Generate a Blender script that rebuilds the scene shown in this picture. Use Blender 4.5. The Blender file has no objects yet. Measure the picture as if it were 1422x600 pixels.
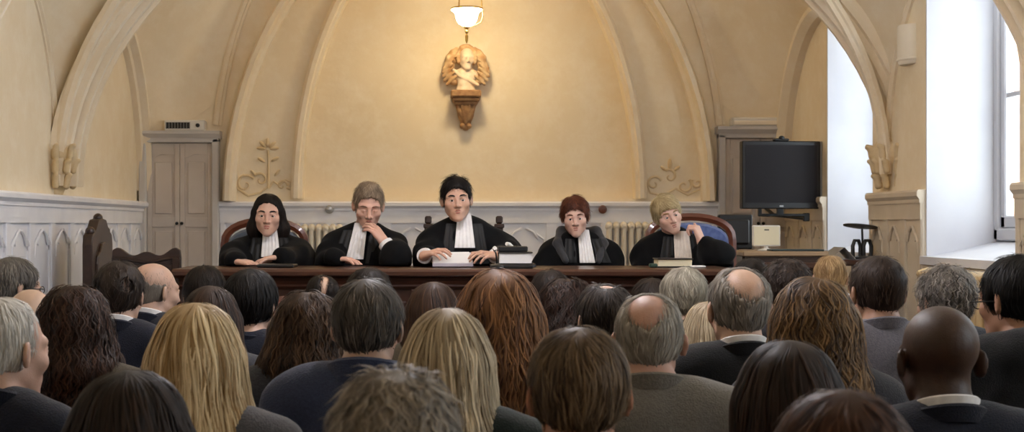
import bpy, math, random
import numpy as np
from mathutils import Vector, Matrix

scene = bpy.context.scene
COL = scene.collection
RNG = np.random.default_rng(7)
random.seed(7)
PI = math.pi

# ------------------------------------------------------------------ camera model
FPX = 2000.0            # focal length in pixels of the 1422 px wide frame
VX, VY, CZ = 600.0, 312.0, 1.48   # where the level optical axis meets the picture, camera height

def at(px, py, d):
    """world point seen at pixel (px, py) at distance d down the room"""
    return Vector(((px - VX) / FPX * d, d, CZ + (VY - py) / FPX * d))

# ------------------------------------------------------------------ materials
def lin(c):
    if isinstance(c, str):
        c = c.lstrip('#')
        c = [int(c[i:i + 2], 16) / 255 for i in (0, 2, 4)]
    return tuple((v / 12.92 if v <= .04045 else ((v + .055) / 1.055) ** 2.4) for v in c) + (1.0,)

def mat(name, col, rough=.6, col2=None, scale=8., detail=4., mixmin=.35, mixmax=.65, bump=0., bscale=None,
        metal=0., spec=.5, stretch=None, sss=0., sheen=0., coat=0.):
    m = bpy.data.materials.new(name)
    m.use_nodes = True
    nt = m.node_tree
    b = nt.nodes['Principled BSDF']
    b.inputs['Base Color'].default_value = lin(col)
    b.inputs['Roughness'].default_value = rough
    b.inputs['Metallic'].default_value = metal
    b.inputs['Specular IOR Level'].default_value = spec
    if sss:
        b.inputs['Subsurface Weight'].default_value = sss
        b.inputs['Subsurface Radius'].default_value = (.01, .004, .002)
        b.inputs['Subsurface Scale'].default_value = 1.
    if sheen:
        b.inputs['Sheen Weight'].default_value = sheen
        b.inputs['Sheen Roughness'].default_value = .5
    if coat:
        b.inputs['Coat Weight'].default_value = coat
    if col2 or bump:
        tc = nt.nodes.new('ShaderNodeTexCoord')
        mp = nt.nodes.new('ShaderNodeMapping')
        nt.links.new(tc.outputs['Object'], mp.inputs['Vector'])
        if stretch:
            mp.inputs['Scale'].default_value = stretch
        n = nt.nodes.new('ShaderNodeTexNoise')
        n.inputs['Scale'].default_value = scale
        n.inputs['Detail'].default_value = detail
        nt.links.new(mp.outputs['Vector'], n.inputs['Vector'])
        if col2:
            r = nt.nodes.new('ShaderNodeMapRange')
            r.inputs['From Min'].default_value = mixmin
            r.inputs['From Max'].default_value = mixmax
            nt.links.new(n.outputs['Fac'], r.inputs['Value'])
            mx = nt.nodes.new('ShaderNodeMix')
            mx.data_type = 'RGBA'
            mx.inputs['A'].default_value = lin(col)
            mx.inputs['B'].default_value = lin(col2)
            nt.links.new(r.outputs['Result'], mx.inputs['Factor'])
            nt.links.new(mx.outputs['Result'], b.inputs['Base Color'])
        if bump:
            n2 = n
            if bscale:
                n2 = nt.nodes.new('ShaderNodeTexNoise')
                n2.inputs['Scale'].default_value = bscale
                n2.inputs['Detail'].default_value = 3
                nt.links.new(mp.outputs['Vector'], n2.inputs['Vector'])
            bp = nt.nodes.new('ShaderNodeBump')
            bp.inputs['Strength'].default_value = bump
            bp.inputs['Distance'].default_value = .01
            nt.links.new(n2.outputs['Fac'], bp.inputs['Height'])
            nt.links.new(bp.outputs['Normal'], b.inputs['Normal'])
    return m

def emit_mat(name, col, strength):
    m = bpy.data.materials.new(name)
    m.use_nodes = True
    nt = m.node_tree
    nt.nodes.remove(nt.nodes['Principled BSDF'])
    e = nt.nodes.new('ShaderNodeEmission')
    e.inputs['Color'].default_value = lin(col)
    e.inputs['Strength'].default_value = strength
    nt.links.new(e.outputs[0], nt.nodes['Material Output'].inputs[0])
    return m

def glass_mat(name):
    m = bpy.data.materials.new(name)
    m.use_nodes = True
    nt = m.node_tree
    nt.nodes.remove(nt.nodes['Principled BSDF'])
    t = nt.nodes.new('ShaderNodeBsdfTransparent')
    t.inputs['Color'].default_value = (.95, .97, .97, 1)
    g = nt.nodes.new('ShaderNodeBsdfGlossy')
    g.inputs['Roughness'].default_value = .02
    mx = nt.nodes.new('ShaderNodeMixShader')
    mx.inputs[0].default_value = .06
    nt.links.new(t.outputs[0], mx.inputs[1])
    nt.links.new(g.outputs[0], mx.inputs[2])
    nt.links.new(mx.outputs[0], nt.nodes['Material Output'].inputs[0])
    return m

HAIRM = {}
def hair_mat(dark, light, rough=.55):
    key = (dark, light)
    if key in HAIRM:
        return HAIRM[key]
    m = bpy.data.materials.new('hair_' + dark.strip('#') + '_' + light.strip('#'))
    m.use_nodes = True
    nt = m.node_tree
    b = nt.nodes['Principled BSDF']
    a = nt.nodes.new('ShaderNodeAttribute')
    a.attribute_name = 'tone'
    mx = nt.nodes.new('ShaderNodeMix')
    mx.data_type = 'RGBA'
    mx.inputs['A'].default_value = lin(dark)
    mx.inputs['B'].default_value = lin(light)
    nt.links.new(a.outputs['Fac'], mx.inputs['Factor'])
    nt.links.new(mx.outputs['Result'], b.inputs['Base Color'])
    b.inputs['Roughness'].default_value = rough
    b.inputs['Specular IOR Level'].default_value = .2
    HAIRM[key] = m
    return m

# ------------------------------------------------------------------ object helpers
def link(o, parent=None):
    COL.objects.link(o)
    if parent is not None:
        o.parent = parent
    return o

def tag(o, label=None, cat=None, group=None, kind=None):
    if label: o['label'] = label
    if cat: o['category'] = cat
    if group: o['group'] = group
    if kind: o['kind'] = kind
    return o

def empty(name, loc=(0, 0, 0), rz=0.):
    o = bpy.data.objects.new(name, None)
    o.empty_display_size = .1
    o.location = loc
    o.rotation_euler = (0, 0, rz)
    return link(o)

def copy_tree(o, parent=None):
    c = o.copy()
    COL.objects.link(c)
    c.parent = parent
    for ch in [x for x in COL.objects if x.parent == o]:
        copy_tree(ch, c)
    return c

def np_mesh(name, V, Q, mats, parent=None, smooth=True, tone=None, mi=None, loc=None):
    """mesh from numpy arrays (quads or triangles)"""
    V = np.asarray(V, np.float32)
    Q = np.asarray(Q, np.int32)
    k = Q.shape[1]
    me = bpy.data.meshes.new(name)
    me.vertices.add(len(V))
    me.vertices.foreach_set('co', V.ravel())
    me.loops.add(Q.size)
    me.loops.foreach_set('vertex_index', Q.ravel())
    me.polygons.add(len(Q))
    me.polygons.foreach_set('loop_start', np.arange(0, Q.size, k, dtype=np.int32))
    me.polygons.foreach_set('loop_total', np.full(len(Q), k, np.int32))
    if smooth:
        me.polygons.foreach_set('use_smooth', np.ones(len(Q), bool))
    if mi is not None:
        me.polygons.foreach_set('material_index', np.asarray(mi, np.int32))
    me.update(calc_edges=True)
    if tone is not None:
        at_ = me.attributes.new('tone', 'FLOAT', 'POINT')
        at_.data.foreach_set('value', np.asarray(tone, np.float32))
    for m in (mats if isinstance(mats, (list, tuple)) else [mats]):
        me.materials.append(m)
    o = bpy.data.objects.new(name, me)
    if loc is not None:
        o.location = loc
    return link(o, parent)

class MB:
    """collects simple shapes; build() links them as ONE mesh object"""
    def __init__(s, M=None):
        s.v, s.f, s.M = [], [], M or Matrix.Identity(4)
    def add(s, vs, fs, M=None):
        b = len(s.v)
        T = s.M @ M if M is not None else s.M
        s.v += [T @ Vector(p) for p in vs]
        s.f += [tuple(b + i for i in f) for f in fs]
        return s
    def box(s, x0, x1, y0, y1, z0, z1, M=None, ch=0.):
        if ch <= 0:
            vs = [(x, y, z) for x in (x0, x1) for y in (y0, y1) for z in (z0, z1)]
            fs = [(0, 1, 3, 2), (4, 6, 7, 5), (0, 4, 5, 1), (2, 3, 7, 6), (0, 2, 6, 4), (1, 5, 7, 3)]
            return s.add(vs, fs, M)
        c = min(ch, (x1 - x0) * .45, (y1 - y0) * .45, (z1 - z0) * .45)
        pr = [(x0 + c, y0), (x1 - c, y0), (x1, y0 + c), (x1, y1 - c), (x1 - c, y1), (x0 + c, y1), (x0, y1 - c), (x0, y0 + c)]
        ins = lambda p: (min(max(p[0], x0 + c), x1 - c), min(max(p[1], y0 + c), y1 - c))
        rings = [[(*ins(p), z0) for p in pr], [(*p, z0 + c) for p in pr], [(*p, z1 - c) for p in pr], [(*ins(p), z1) for p in pr]]
        return s.rings(rings, True, M)
    def rings(s, rings, cap=True, M=None, closed=True):
        n = len(rings[0])
        vs = [p for r in rings for p in r]
        fs = []
        for i in range(len(rings) - 1):
            for j in range(n if closed else n - 1):
                a, b = i * n + j, i * n + (j + 1) % n
                fs.append((a, b, b + n, a + n))
        if cap:
            fs.append(tuple(range(n))[::-1])
            fs.append(tuple((len(rings) - 1) * n + j for j in range(n)))
        return s.add(vs, fs, M)
    def prism(s, poly, y0, y1, M=None):
        """polygon in the XZ plane, extruded along Y"""
        return s.rings([[(x, y0, z) for x, z in poly], [(x, y1, z) for x, z in poly]], True, M)
    def lathe(s, prof, n=20, M=None, cap=True):
        return s.rings([[(r * math.cos(2 * PI * k / n), r * math.sin(2 * PI * k / n), z) for k in range(n)] for r, z in prof], cap, M)
    def tube(s, pts, r, n=8, M=None):
        P = [Vector(p) for p in pts]
        rs = r if isinstance(r, (list, tuple)) else [r] * len(P)
        rings, up = [], None
        for i, p in enumerate(P):
            t = (P[min(i + 1, len(P) - 1)] - P[max(i - 1, 0)]).normalized()
            if up is None:
                up = Vector((0, 0, 1)) if abs(t.z) < .9 else Vector((1, 0, 0))
            u = (up - t * up.dot(t)).normalized()
            w = t.cross(u)
            up = u
            rings.append([tuple(p + (u * math.cos(2 * PI * k / n) + w * math.sin(2 * PI * k / n)) * rs[i]) for k in range(n)])
        return s.rings(rings, True, M)
    def sweep(s, pts, prof, nrm, M=None, cap=True):
        """profile points (across, out) swept along pts; `nrm` is the out direction (vector or list)"""
        P = [Vector(p) for p in pts]
        rings = []
        for i, p in enumerate(P):
            t = (P[min(i + 1, len(P) - 1)] - P[max(i - 1, 0)]).normalized()
            n = Vector(nrm[i] if isinstance(nrm, list) else nrm)
            n = (n - t * n.dot(t)).normalized()
            w = t.cross(n).normalized()
            rings.append([tuple(p + w * a + n * o) for a, o in prof])
        return s.rings(rings, cap, M)
    def ball(s, c, r, n=12, M=None):
        rx, ry, rz = r if isinstance(r, (list, tuple)) else (r, r, r)
        prof = [(math.sin(PI * k / n), -math.cos(PI * k / n)) for k in range(n + 1)]
        prof[0] = (.001, -1); prof[-1] = (.001, 1)
        return s.rings([[(c[0] + rx * a * math.cos(2 * PI * j / (n + 4)), c[1] + ry * a * math.sin(2 * PI * j / (n + 4)), c[2] + rz * z)
                         for j in range(n + 4)] for a, z in prof], True, M)
    def build(s, name, m, parent=None, smooth=False, bevel=0., loc=None, sharp=.7):
        me = bpy.data.meshes.new(name)
        off = Vector(loc) if loc is not None else Vector((0, 0, 0))
        me.from_pydata([tuple(p - off) for p in s.v], [], s.f)
        me.validate()
        for mm in (m if isinstance(m, (list, tuple)) else [m]):
            me.materials.append(mm)
        import bmesh
        bm = bmesh.new(); bm.from_mesh(me)
        bmesh.ops.recalc_face_normals(bm, faces=bm.faces)
        bm.to_mesh(me); bm.free()
        o = bpy.data.objects.new(name, me)
        o.location = off
        if smooth:
            me.polygons.foreach_set('use_smooth', np.ones(len(me.polygons), bool))
            try:
                me.set_sharp_from_angle(angle=sharp)
            except Exception:
                pass
        if bevel:
            b = o.modifiers.new('bevel', 'BEVEL')
            b.width = bevel; b.segments = 2; b.limit_method = 'ANGLE'
        return link(o, parent)

# ------------------------------------------------------------------ implicit surfaces
def smin(a, b, k):
    if k <= 0:
        return np.minimum(a, b)
    h = np.clip(.5 + .5 * (b - a) / k, 0, 1)
    return b + (a - b) * h - k * h * (1 - h)

class Xf:
    """rotation + uniform scale + translation used to place head or hand shapes in a body"""
    def __init__(s, R=None, t=(0, 0, 0), sc=1.):
        s.R = np.eye(3) if R is None else np.asarray(R, float)
        s.t = np.asarray(t, float)
        s.sc = sc
    def p(s, q):
        return s.R @ (np.asarray(q, float) * s.sc) + s.t
    def pts(s, V):
        return (V * s.sc) @ s.R.T + s.t

def rot(rz=0., rx=0., ry=0.):
    return np.array(Matrix.Rotation(rz, 3, 'Z') @ Matrix.Rotation(rx, 3, 'X') @ Matrix.Rotation(ry, 3, 'Y'))

ID = Xf()

class Field:
    def __init__(s, xs, ys, zs):
        s.ax = [np.asarray(a, np.float32) for a in (xs, ys, zs)]
        s.F = np.full([len(a) for a in s.ax], .3, np.float32)
        s.T = ID
    def put(s, fn, lo, hi, k=0., op='u', marg=.02):
        sl = []
        m = k + marg
        for a, l, h in zip(s.ax, lo, hi):
            i = max(int(np.searchsorted(a, l - m)) - 2, 0)
            j = min(int(np.searchsorted(a, h + m)) + 2, len(a))
            if j <= i:
                return s
            sl.append(slice(i, j))
        sl = tuple(sl)
        X = s.ax[0][sl[0]][:, None, None]; Y = s.ax[1][sl[1]][None, :, None]; Z = s.ax[2][sl[2]][None, None, :]
        d = fn(X, Y, Z).astype(np.float32)
        if op == 'u':
            s.F[sl] = smin(s.F[sl], d, k)
        else:
            s.F[sl] = -smin(-s.F[sl], d, k)
        return s
    def ell(s, c, r, k=.01, op='u', R=None, marg=.02):
        T = s.T
        c = T.p(c); r = np.asarray(r, float) * T.sc
        Rm = T.R if R is None else T.R @ np.asarray(R)
        ext = np.sqrt(((Rm * r) ** 2).sum(1))
        def fn(X, Y, Z):
            x, y, z = X - c[0], Y - c[1], Z - c[2]
            u = [(x * Rm[0, i] + y * Rm[1, i] + z * Rm[2, i]) / r[i] for i in range(3)]
            k0 = np.sqrt(u[0] ** 2 + u[1] ** 2 + u[2] ** 2)
            k1 = np.sqrt((u[0] / r[0]) ** 2 + (u[1] / r[1]) ** 2 + (u[2] / r[2]) ** 2) + 1e-9
            return k0 * (k0 - 1) / k1
        return s.put(fn, c - ext, c + ext, k, op, marg)
    def cone(s, a, ra, b, rb, k=.01, op='u', flat=None):
        T = s.T
        a, b = T.p(a), T.p(b)
        ra, rb = ra * T.sc, rb * T.sc
        ba = b - a
        L2 = float(ba @ ba) + 1e-12
        R = max(ra, rb)
        def fn(X, Y, Z):
            x, y, z = X - a[0], Y - a[1], Z - a[2]
            t = np.clip((x * ba[0] + y * ba[1] + z * ba[2]) / L2, 0, 1)
            x, y, z = x - t * ba[0], y - t * ba[1], z - t * ba[2]
            d2 = x * x + y * y + z * z
            if flat is not None:
                n = T.R @ np.asarray(flat[0], float)
                w = x * n[0] + y * n[1] + z * n[2]
                d2 = d2 + (flat[1] ** 2 - 1) * w * w
            return np.sqrt(d2) - (ra + (rb - ra) * t)
        return s.put(fn, np.minimum(a, b) - R, np.maximum(a, b) + R, k, op)
    def chain(s, pts, rs, k=.008, k0=None, flat=None):
        for i in range(len(pts) - 1):
            s.cone(pts[i], rs[i], pts[i + 1], rs[i + 1], k if (i or k0 is None) else k0, flat=flat)
        return s
    def mesh(s):
        F = s.F.copy()
        for ax in range(3):     # closed at the border
            sl = [slice(None)] * 3
            for e in (0, -1):
                sl[ax] = e
                F[tuple(sl)] = np.maximum(F[tuple(sl)], .001)
        S = F < 0
        nx, ny, nz = [n - 1 for n in F.shape]
        cnt = np.zeros((nx, ny, nz), np.int8)
        offs = [(i, j, k) for i in (0, 1) for j in (0, 1) for k in (0, 1)]
        for i, j, k in offs:
            cnt += S[i:i + nx, j:j + ny, k:k + nz]
        act = (cnt > 0) & (cnt < 8)
        I, J, K = np.nonzero(act)
        idx = np.full(act.shape, -1, np.int32)
        idx[I, J, K] = np.arange(len(I))
        acc = np.zeros((len(I), 3)); n = np.zeros(len(I))
        for ax in range(3):
            for o in offs:
                if o[ax]:
                    continue
                f0 = F[I + o[0], J + o[1], K + o[2]]
                e = list(o); e[ax] = 1
                f1 = F[I + e[0], J + e[1], K + e[2]]
                m = (f0 < 0) != (f1 < 0)
                t = np.where(m, f0 / np.where(m, f0 - f1, 1), 0)
                q = np.array([o] * len(I), float)
                q[:, ax] = t
                acc[m] += q[m]; n[m] += 1
        g = acc / n[:, None] + np.stack([I, J, K], 1)
        V = np.stack([np.interp(g[:, a], np.arange(len(s.ax[a])), s.ax[a]) for a in range(3)], 1)
        quads = []
        for ax in range(3):
            A = [slice(0, n_ + 1) for n_ in (nx, ny, nz)]
            a0, a1 = list(A), list(A)
            a0[ax] = slice(0, F.shape[ax] - 1); a1[ax] = slice(1, F.shape[ax])
            s0, s1 = S[tuple(a0)], S[tuple(a1)]
            ch = s0 != s1
            b, c = (ax + 1) % 3, (ax + 2) % 3
            P = np.stack(np.nonzero(ch), 1)
            P = P[(P[:, b] >= 1) & (P[:, c] >= 1) & (P[:, b] < F.shape[b] - 1) & (P[:, c] < F.shape[c] - 1)]
            if not len(P):
                continue
            inside = s0[P[:, 0], P[:, 1], P[:, 2]]
            def cell(db, dc):
                q = P.copy(); q[:, b] -= db; q[:, c] -= dc
                return idx[q[:, 0], q[:, 1], q[:, 2]]
            q = np.stack([cell(1, 1), cell(0, 1), cell(0, 0), cell(1, 0)], 1)
            q[~inside] = q[~inside][:, ::-1]
            quads.append(q)
        Q = np.concatenate(quads)
        Q = Q[(Q >= 0).all(1)]
        return V, Q
    # trilinear sampling on a uniform grid
    def prep(s):
        s.h = [float(a[1] - a[0]) for a in s.ax]
        F = np.clip(s.F, -.08, .08)
        s.Fc = F
        s.G = np.gradient(F, *s.h)
    def _tri(s, A, P):
        q = [np.clip((P[:, a] - s.ax[a][0]) / s.h[a], 0, len(s.ax[a]) - 1.001) for a in range(3)]
        i = [x.astype(int) for x in q]
        f = [x - y for x, y in zip(q, i)]
        r = 0
        for dx in (0, 1):
            for dy in (0, 1):
                for dz in (0, 1):
                    w = (f[0] if dx else 1 - f[0]) * (f[1] if dy else 1 - f[1]) * (f[2] if dz else 1 - f[2])
                    r = r + w * A[i[0] + dx, i[1] + dy, i[2] + dz]
        return r
    def sample(s, P):
        g = np.stack([s._tri(G, P) for G in s.G], 1)
        g /= np.linalg.norm(g, axis=1)[:, None] + 1e-9
        return s._tri(s.Fc, P), g

def axis(*segs):
    """grid axis from (start, stop, step) pieces"""
    out = []
    for a, b, h in segs:
        n = max(1, int(round((b - a) / h)))
        out += [a + (b - a) * i / n for i in range(n)]
    out.append(segs[-1][1])
    return np.array(out)
WORLD, EXPOSURE = 4.0, 0.95
# ------------------------------------------------------------------ people
SKIN = {}
def skin_mat(c, c2=None, rough=.5):
    if c not in SKIN:
        SKIN[c] = mat('skin_' + c.strip('#'), c, rough, c2 or c, scale=30, mixmin=.4, mixmax=.75, bump=.08, bscale=220, sss=.12, spec=.4)
    return SKIN[c]

CLOTH = {}
def cloth_mat(c, c2=None, sheen=.15, rough=.85, scale=160, bump=.35):
    key = (c, c2, rough)
    if key not in CLOTH:
        CLOTH[key] = mat('cloth_' + c.strip('#'), c, rough, c2 or c, scale=scale, mixmin=.3, mixmax=.7, bump=bump, bscale=260, sheen=sheen, spec=.25)
    return CLOTH[key]

def head(F, nose=1., chub=1., ears=True, lids=0.):
    e, c = F.ell, F.cone
    e((0, .017, .037), (.074, .097, .081), 0)
    e((0, -.030, -.022), (.061 * chub, .066, .084), .03)
    for s in (-1, 1):
        c((s * .044 * chub, .0, -.055), .017, (s * .010, -.070, -.097), .016, .03)
        e((s * .042 * chub, -.062, -.022), (.021, .021, .018), .025)
        c((s * .052, -.066, .025), .010, (s * .010, -.088, .022), .011, .016)
    e((0, -.079, -.101), (.020, .017, .015), .018)
    e((0, -.080, -.064), (.029, .019, .021), .018)
    for s in (-1, 1):
        e((s * .031, -.100, .001), (.017, .016, .011), .010, 's')
    c((0, -.092, .012), .0075, (0, -.114, -.030), .0115 * nose, .010)
    for s in (-1, 1):
        e((s * .013, -.100, -.035), (.009, .010, .0075), .007)
        e((s * .031, -.077 - lids * .002, .001), (.0110 + lids * .0022,) * 3, .002)
        top = .0105 - lids * .008
        F.chain([(s * .017, -.086, .005), (s * .031, -.0935, top), (s * .045, -.083, .004)], [.004, .0048, .004], .004)
        F.chain([(s * .018, -.085, -.004), (s * .031, -.0915, -.0085), (s * .044, -.082, -.004)], [.003, .0035, .003], .004)
        if ears:
            e((s * .083, .014, -.003), (.0085, .020, .033), .005, R=rot(-s * .62))
            e((s * .092, .002, .001), (.008, .010, .018), .004, 's')
    F.chain([(-.022, -.0925, -.0645), (0, -.1005, -.063), (.022, -.0925, -.0645)], [.0022, .003, .0022], .003)

def hand(F, wrist, d, n, curl=(.25, .35, .25), side=1, spread=.1, thumb=.6, sc=1., k=.004):
    """five-fingered hand: wrist point, finger direction d, back-of-hand normal n, thumb towards side*(n x d)"""
    d = Vector(d).normalized(); n = Vector(n); n = (n - d * n.dot(d)).normalized(); t = n.cross(d) * side
    w = Vector(wrist)
    P = lambda x, y, z: tuple(w + (d * x + t * y + n * z) * sc)
    ys = [.031, .0105, -.0105, -.030]; xs = [.088, .093, .089, .080]
    ln = [(.042, .026, .020), (.046, .030, .021), (.042, .028, .021), (.033, .021, .019)]
    for y, x in zip(ys, xs):
        F.cone(P(0, y * .55, 0), .018 * sc, P(x, y, 0), .0115 * sc, .010)
    for i in range(4):
        a = 0; x, y, z = xs[i], ys[i], 0.
        pts = [P(x, y, z)]
        sp = spread * (1.5 - i) * .5
        for q in range(3):
            a += curl[q]
            l = ln[i][q]
            x += l * math.cos(a) * math.cos(sp); y += l * math.sin(sp) * math.cos(a); z -= l * math.sin(a)
            pts.append(P(x, y, z))
        F.chain(pts, [.0092 * sc, .0085 * sc, .0078 * sc, .0066 * sc], .002, k0=k)
    a = thumb
    p0 = (.028, .030, -.008); p1 = (.028 + .038 * math.cos(a), .030 + .038 * math.sin(a), -.016)
    p2 = (p1[0] + .030 * math.cos(a * .6), p1[1] + .030 * math.sin(a * .6), -.022)
    p3 = (p2[0] + .024 * math.cos(a * .35), p2[1] + .024 * math.sin(a * .35), -.026)
    F.chain([P(.012, .018, -.004), P(*p0), P(*p1), P(*p2), P(*p3)], [v * sc for v in (.016, .015, .0115, .0102, .008)], .003, k0=.008)

# ---- hair ----
def face_e(st, X, Y, Z):
    fx, fy, fz, fr = st.get('fx', .105), st.get('fy', .088), st.get('fz', -.028), st.get('fr', .098)
    return ((np.abs(X) / fx) ** 3.2 + (np.abs(Z - fz) / fr) ** 3.2 + 1e-9) ** (2 / 3.2) + ((Y + .125) / fy) ** 2
def hair_field(st):
    long_ = st.get('L', 0)
    h = st.get('h', .005)
    W = st.get('W', .1)
    ex = max(.125, W + .07) if long_ else .125
    ax = np.arange(-ex, ex + h, h)
    ay = np.arange(-.155, (.23 if long_ else .165), h)
    az = np.arange(-(long_ + .05) if long_ else -.15, .165, h)
    F = Field(ax, ay, az)
    t = st.get('t', .012)
    tt = st.get('top', 0.)
    F.ell((0, .018, .036 + tt * .4), (.075 + t, .098 + t, .082 + t + tt), 0, marg=.06)
    if not long_:
        F.ell((0, .050, -.014 + st.get('nape', 0)), (.054 + t * .6, .046 + t, .052), .02, marg=.05)
        for s in (-1, 1):
            F.ell((s * .052, .018, .005), (.022 + t, .030, .045), .015, marg=.05)
    else:
        D = st.get('D', .115)
        n = 9
        a0 = st.get('wrap', 105) * PI / 180
        for i in range(n):
            a = -a0 + 2 * a0 * i / (n - 1)
            top = (math.sin(a) * .060, .018 + math.cos(a) * .076, .0)
            m = (math.sin(a) * (W + .0) * .92, .03 + math.cos(a) * (D - .03) * .96, -long_ * .45)
            Le = long_ * (1 - st.get('vee', .12) * abs(math.sin(a)))
            b = (math.sin(a) * W * st.get('tip', .9), .035 + math.cos(a) * (D - .035), -Le)
            F.chain([top, m, b], [.019 + t, .030 + t * .5, .018], .045)
    # face opening: squarish, with an uneven hairline
    def cut(X, Y, Z):
        e = face_e(st, X, Y, Z)
        return (np.sqrt(e) - 1) * .09 + .0035 * np.sin(X * 130 + 1) * np.sin(X * 57 + Z * 40) + .002 * np.sin(X * 310 + Z * 120)
    F.put(cut, (-.12, -.22, -.16), (.12, -.02, .12), .008, 's', marg=.05)
    if st.get('ears', True) and not long_:
        for s in (-1, 1):
            F.ell((s * .088, .004, -.018), (.026, .030, .042), .008, 's', marg=.05)
    if 'bald' in st:
        bx, by, brx, bry, brz, bz = st['bald']
        FB = Field(*F.ax)
        FB.ell((bx, by, bz), (brx, bry, brz), 0, marg=.08)
        X = F.ax[0][:, None, None]; Y = F.ax[1][None, :, None]; Z = F.ax[2][None, None, :]
        wob = .006 * np.sin(X * 110 + Y * 40) * np.sin(Y * 95 + Z * 70 + 1) + .004 * np.sin(X * 230 + Z * 190) * np.sin(Y * 210)
        F.F = -smin(-F.F, FB.F + wob, .016).astype(np.float32)
    X = F.ax[0][:, None, None]; Y = F.ax[1][None, :, None]; Z = F.ax[2][None, None, :]
    ba = st.get('bump', .002); bf = st.get('bf', 70)
    F.F = F.F + (ba * np.sin(X * bf + Z * bf * .35 + 1.3) * np.sin(Y * bf * 1.1 + Z * bf * .5) * np.sin(Z * bf * .8 + X * 20)).astype(np.float32)
    F.prep()
    return F

def grow(F, V, st, rng, n, wk, sel=None):
    long_ = st.get('L', 0)
    ln = st.get('len', .05)
    steps = st.get('steps', 6 if not long_ else 14)
    # seeds
    w = np.ones(len(V))
    if long_:
        w[V[:, 2] < -long_ * .75] = .1
    if sel is not None:
        w = w * sel
    sd = V[rng.choice(len(V), n, p=w / w.sum())] + rng.normal(0, .002, (n, 3))
    P = sd.copy()
    px, py0, py1, pz = st.get('part', (0, .055, .055, .125))
    ds = ln * rng.uniform(.6, 1.3, n) / steps
    ph = sd[:, 0] * 25 + sd[:, 1] * 18 + rng.normal(0, st.get('phr', .5), n)
    amp, lam = st.get('curl', (0., .05))
    lam = lam * (1 + .25 * np.sin(sd[:, 0] * 31 + sd[:, 1] * 17))
    lift = rng.uniform(-.0015, st.get('lift', .0035), n)
    path, nrm = [], []
    drop = st.get('drop', 1.0 if not long_ else 1.8)
    hl = 1.02 + rng.normal(0, st.get('hln', .05), n) - st.get('fringe', 0.) * rng.uniform(0, 1, n)
    zmin = st.get('zmin', -.064) + rng.normal(0, .006, n) + .30 * np.abs(sd[:, 0])
    mess = st.get('mess', .35 if not long_ else .12)
    m1, m2 = rng.normal(0, 1, n), rng.normal(0, 1, n)
    v = np.zeros_like(P)
    for q in range(steps + 1):
        d, g = F.sample(P)
        low = P[:, 2] < -long_ * .8 if long_ else np.zeros(n, bool)
        corr = (d - lift * (1 + (st.get('rise', 1.2) if not long_ else .3) * q / steps * (1 + .8 * m2)))[:, None] * g
        P = np.where(low[:, None], P, P - corr)
        path.append(P.copy()); nrm.append(g.copy())
        src = np.stack([np.full(n, px), np.clip(P[:, 1], py0, py1), np.full(n, pz)], 1)
        v = P - src
        v /= np.linalg.norm(v, axis=1)[:, None] + 1e-9
        v = v + np.array([st.get('sweep', 0.), 0, -drop])
        v[:, 2] -= drop * np.clip((.05 - P[:, 2]) * 12, 0, 1.5)
        v = np.where(low[:, None], np.array([0, .0, -1.]) + v * .12, v - (v * g).sum(1)[:, None] * g)
        v /= np.linalg.norm(v, axis=1)[:, None] + 1e-9
        if mess:
            b = np.cross(v, g)
            v = v + b * (mess * (.7 * np.sin(sd[:, 0] * 55 + 1.7 * np.sin(sd[:, 1] * 48)) * np.sin(sd[:, 2] * 52 + sd[:, 1] * 30) + .45 * m1))[:, None]
            v /= np.linalg.norm(v, axis=1)[:, None] + 1e-9
        if amp:
            b = np.cross(v, g)
            s = amp * np.sin(2 * PI * (q * ds) / lam + ph)
            v = v + b * s[:, None] + g * (amp * .5 * np.cos(2 * PI * (q * ds) / lam + ph))[:, None]
            v /= np.linalg.norm(v, axis=1)[:, None] + 1e-9
        stop = face_e(st, P[:, 0], P[:, 1], P[:, 2]) < hl
        if not long_:
            stop |= P[:, 2] < zmin
        P = P + v * np.where(stop, 1e-5, ds)[:, None]
    path = np.stack(path, 1); nrm = np.stack(nrm, 1)          # n, steps+1, 3
    tg = np.gradient(path, axis=1)
    tg /= np.linalg.norm(tg, axis=2)[..., None] + 1e-12
    bn = np.cross(tg, nrm); bn /= np.linalg.norm(bn, axis=2)[..., None] + 1e-12
    nn = np.cross(bn, tg)
    s = np.linspace(0, 1, steps + 1)
    taper = np.clip(np.minimum(s * 4 + .25, (1 - s) * 2.2 + .12), 0, 1)
    wd = (st.get('w', .003) * wk * rng.uniform(.5, 1.5, n))[:, None] * taper
    ring = np.stack([path + bn * wd[..., None], path + nn * wd[..., None] * .5, path - bn * wd[..., None]], 2)
    SV = ring.reshape(-1, 3)
    base = (np.arange(n) * (steps + 1) * 3)[:, None, None] + (np.arange(steps) * 3)[None, :, None]
    j = np.arange(2)
    SQ = np.stack([base + j, base + j + 1, base + j + 4, base + j + 3], 3).reshape(-1, 4)
    clump = .5 + .5 * np.sin(sd[:, 0] * 70 + 2 * np.sin(sd[:, 2] * 30)) * np.sin(sd[:, 1] * 60 + sd[:, 0] * 25)
    tn = np.clip(.10 + .55 * clump + st.get('tv', .22) * rng.normal(0, 1, n), 0, 1)
    tn = np.repeat(tn, (steps + 1) * 3)
    return SV, SQ, tn

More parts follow.
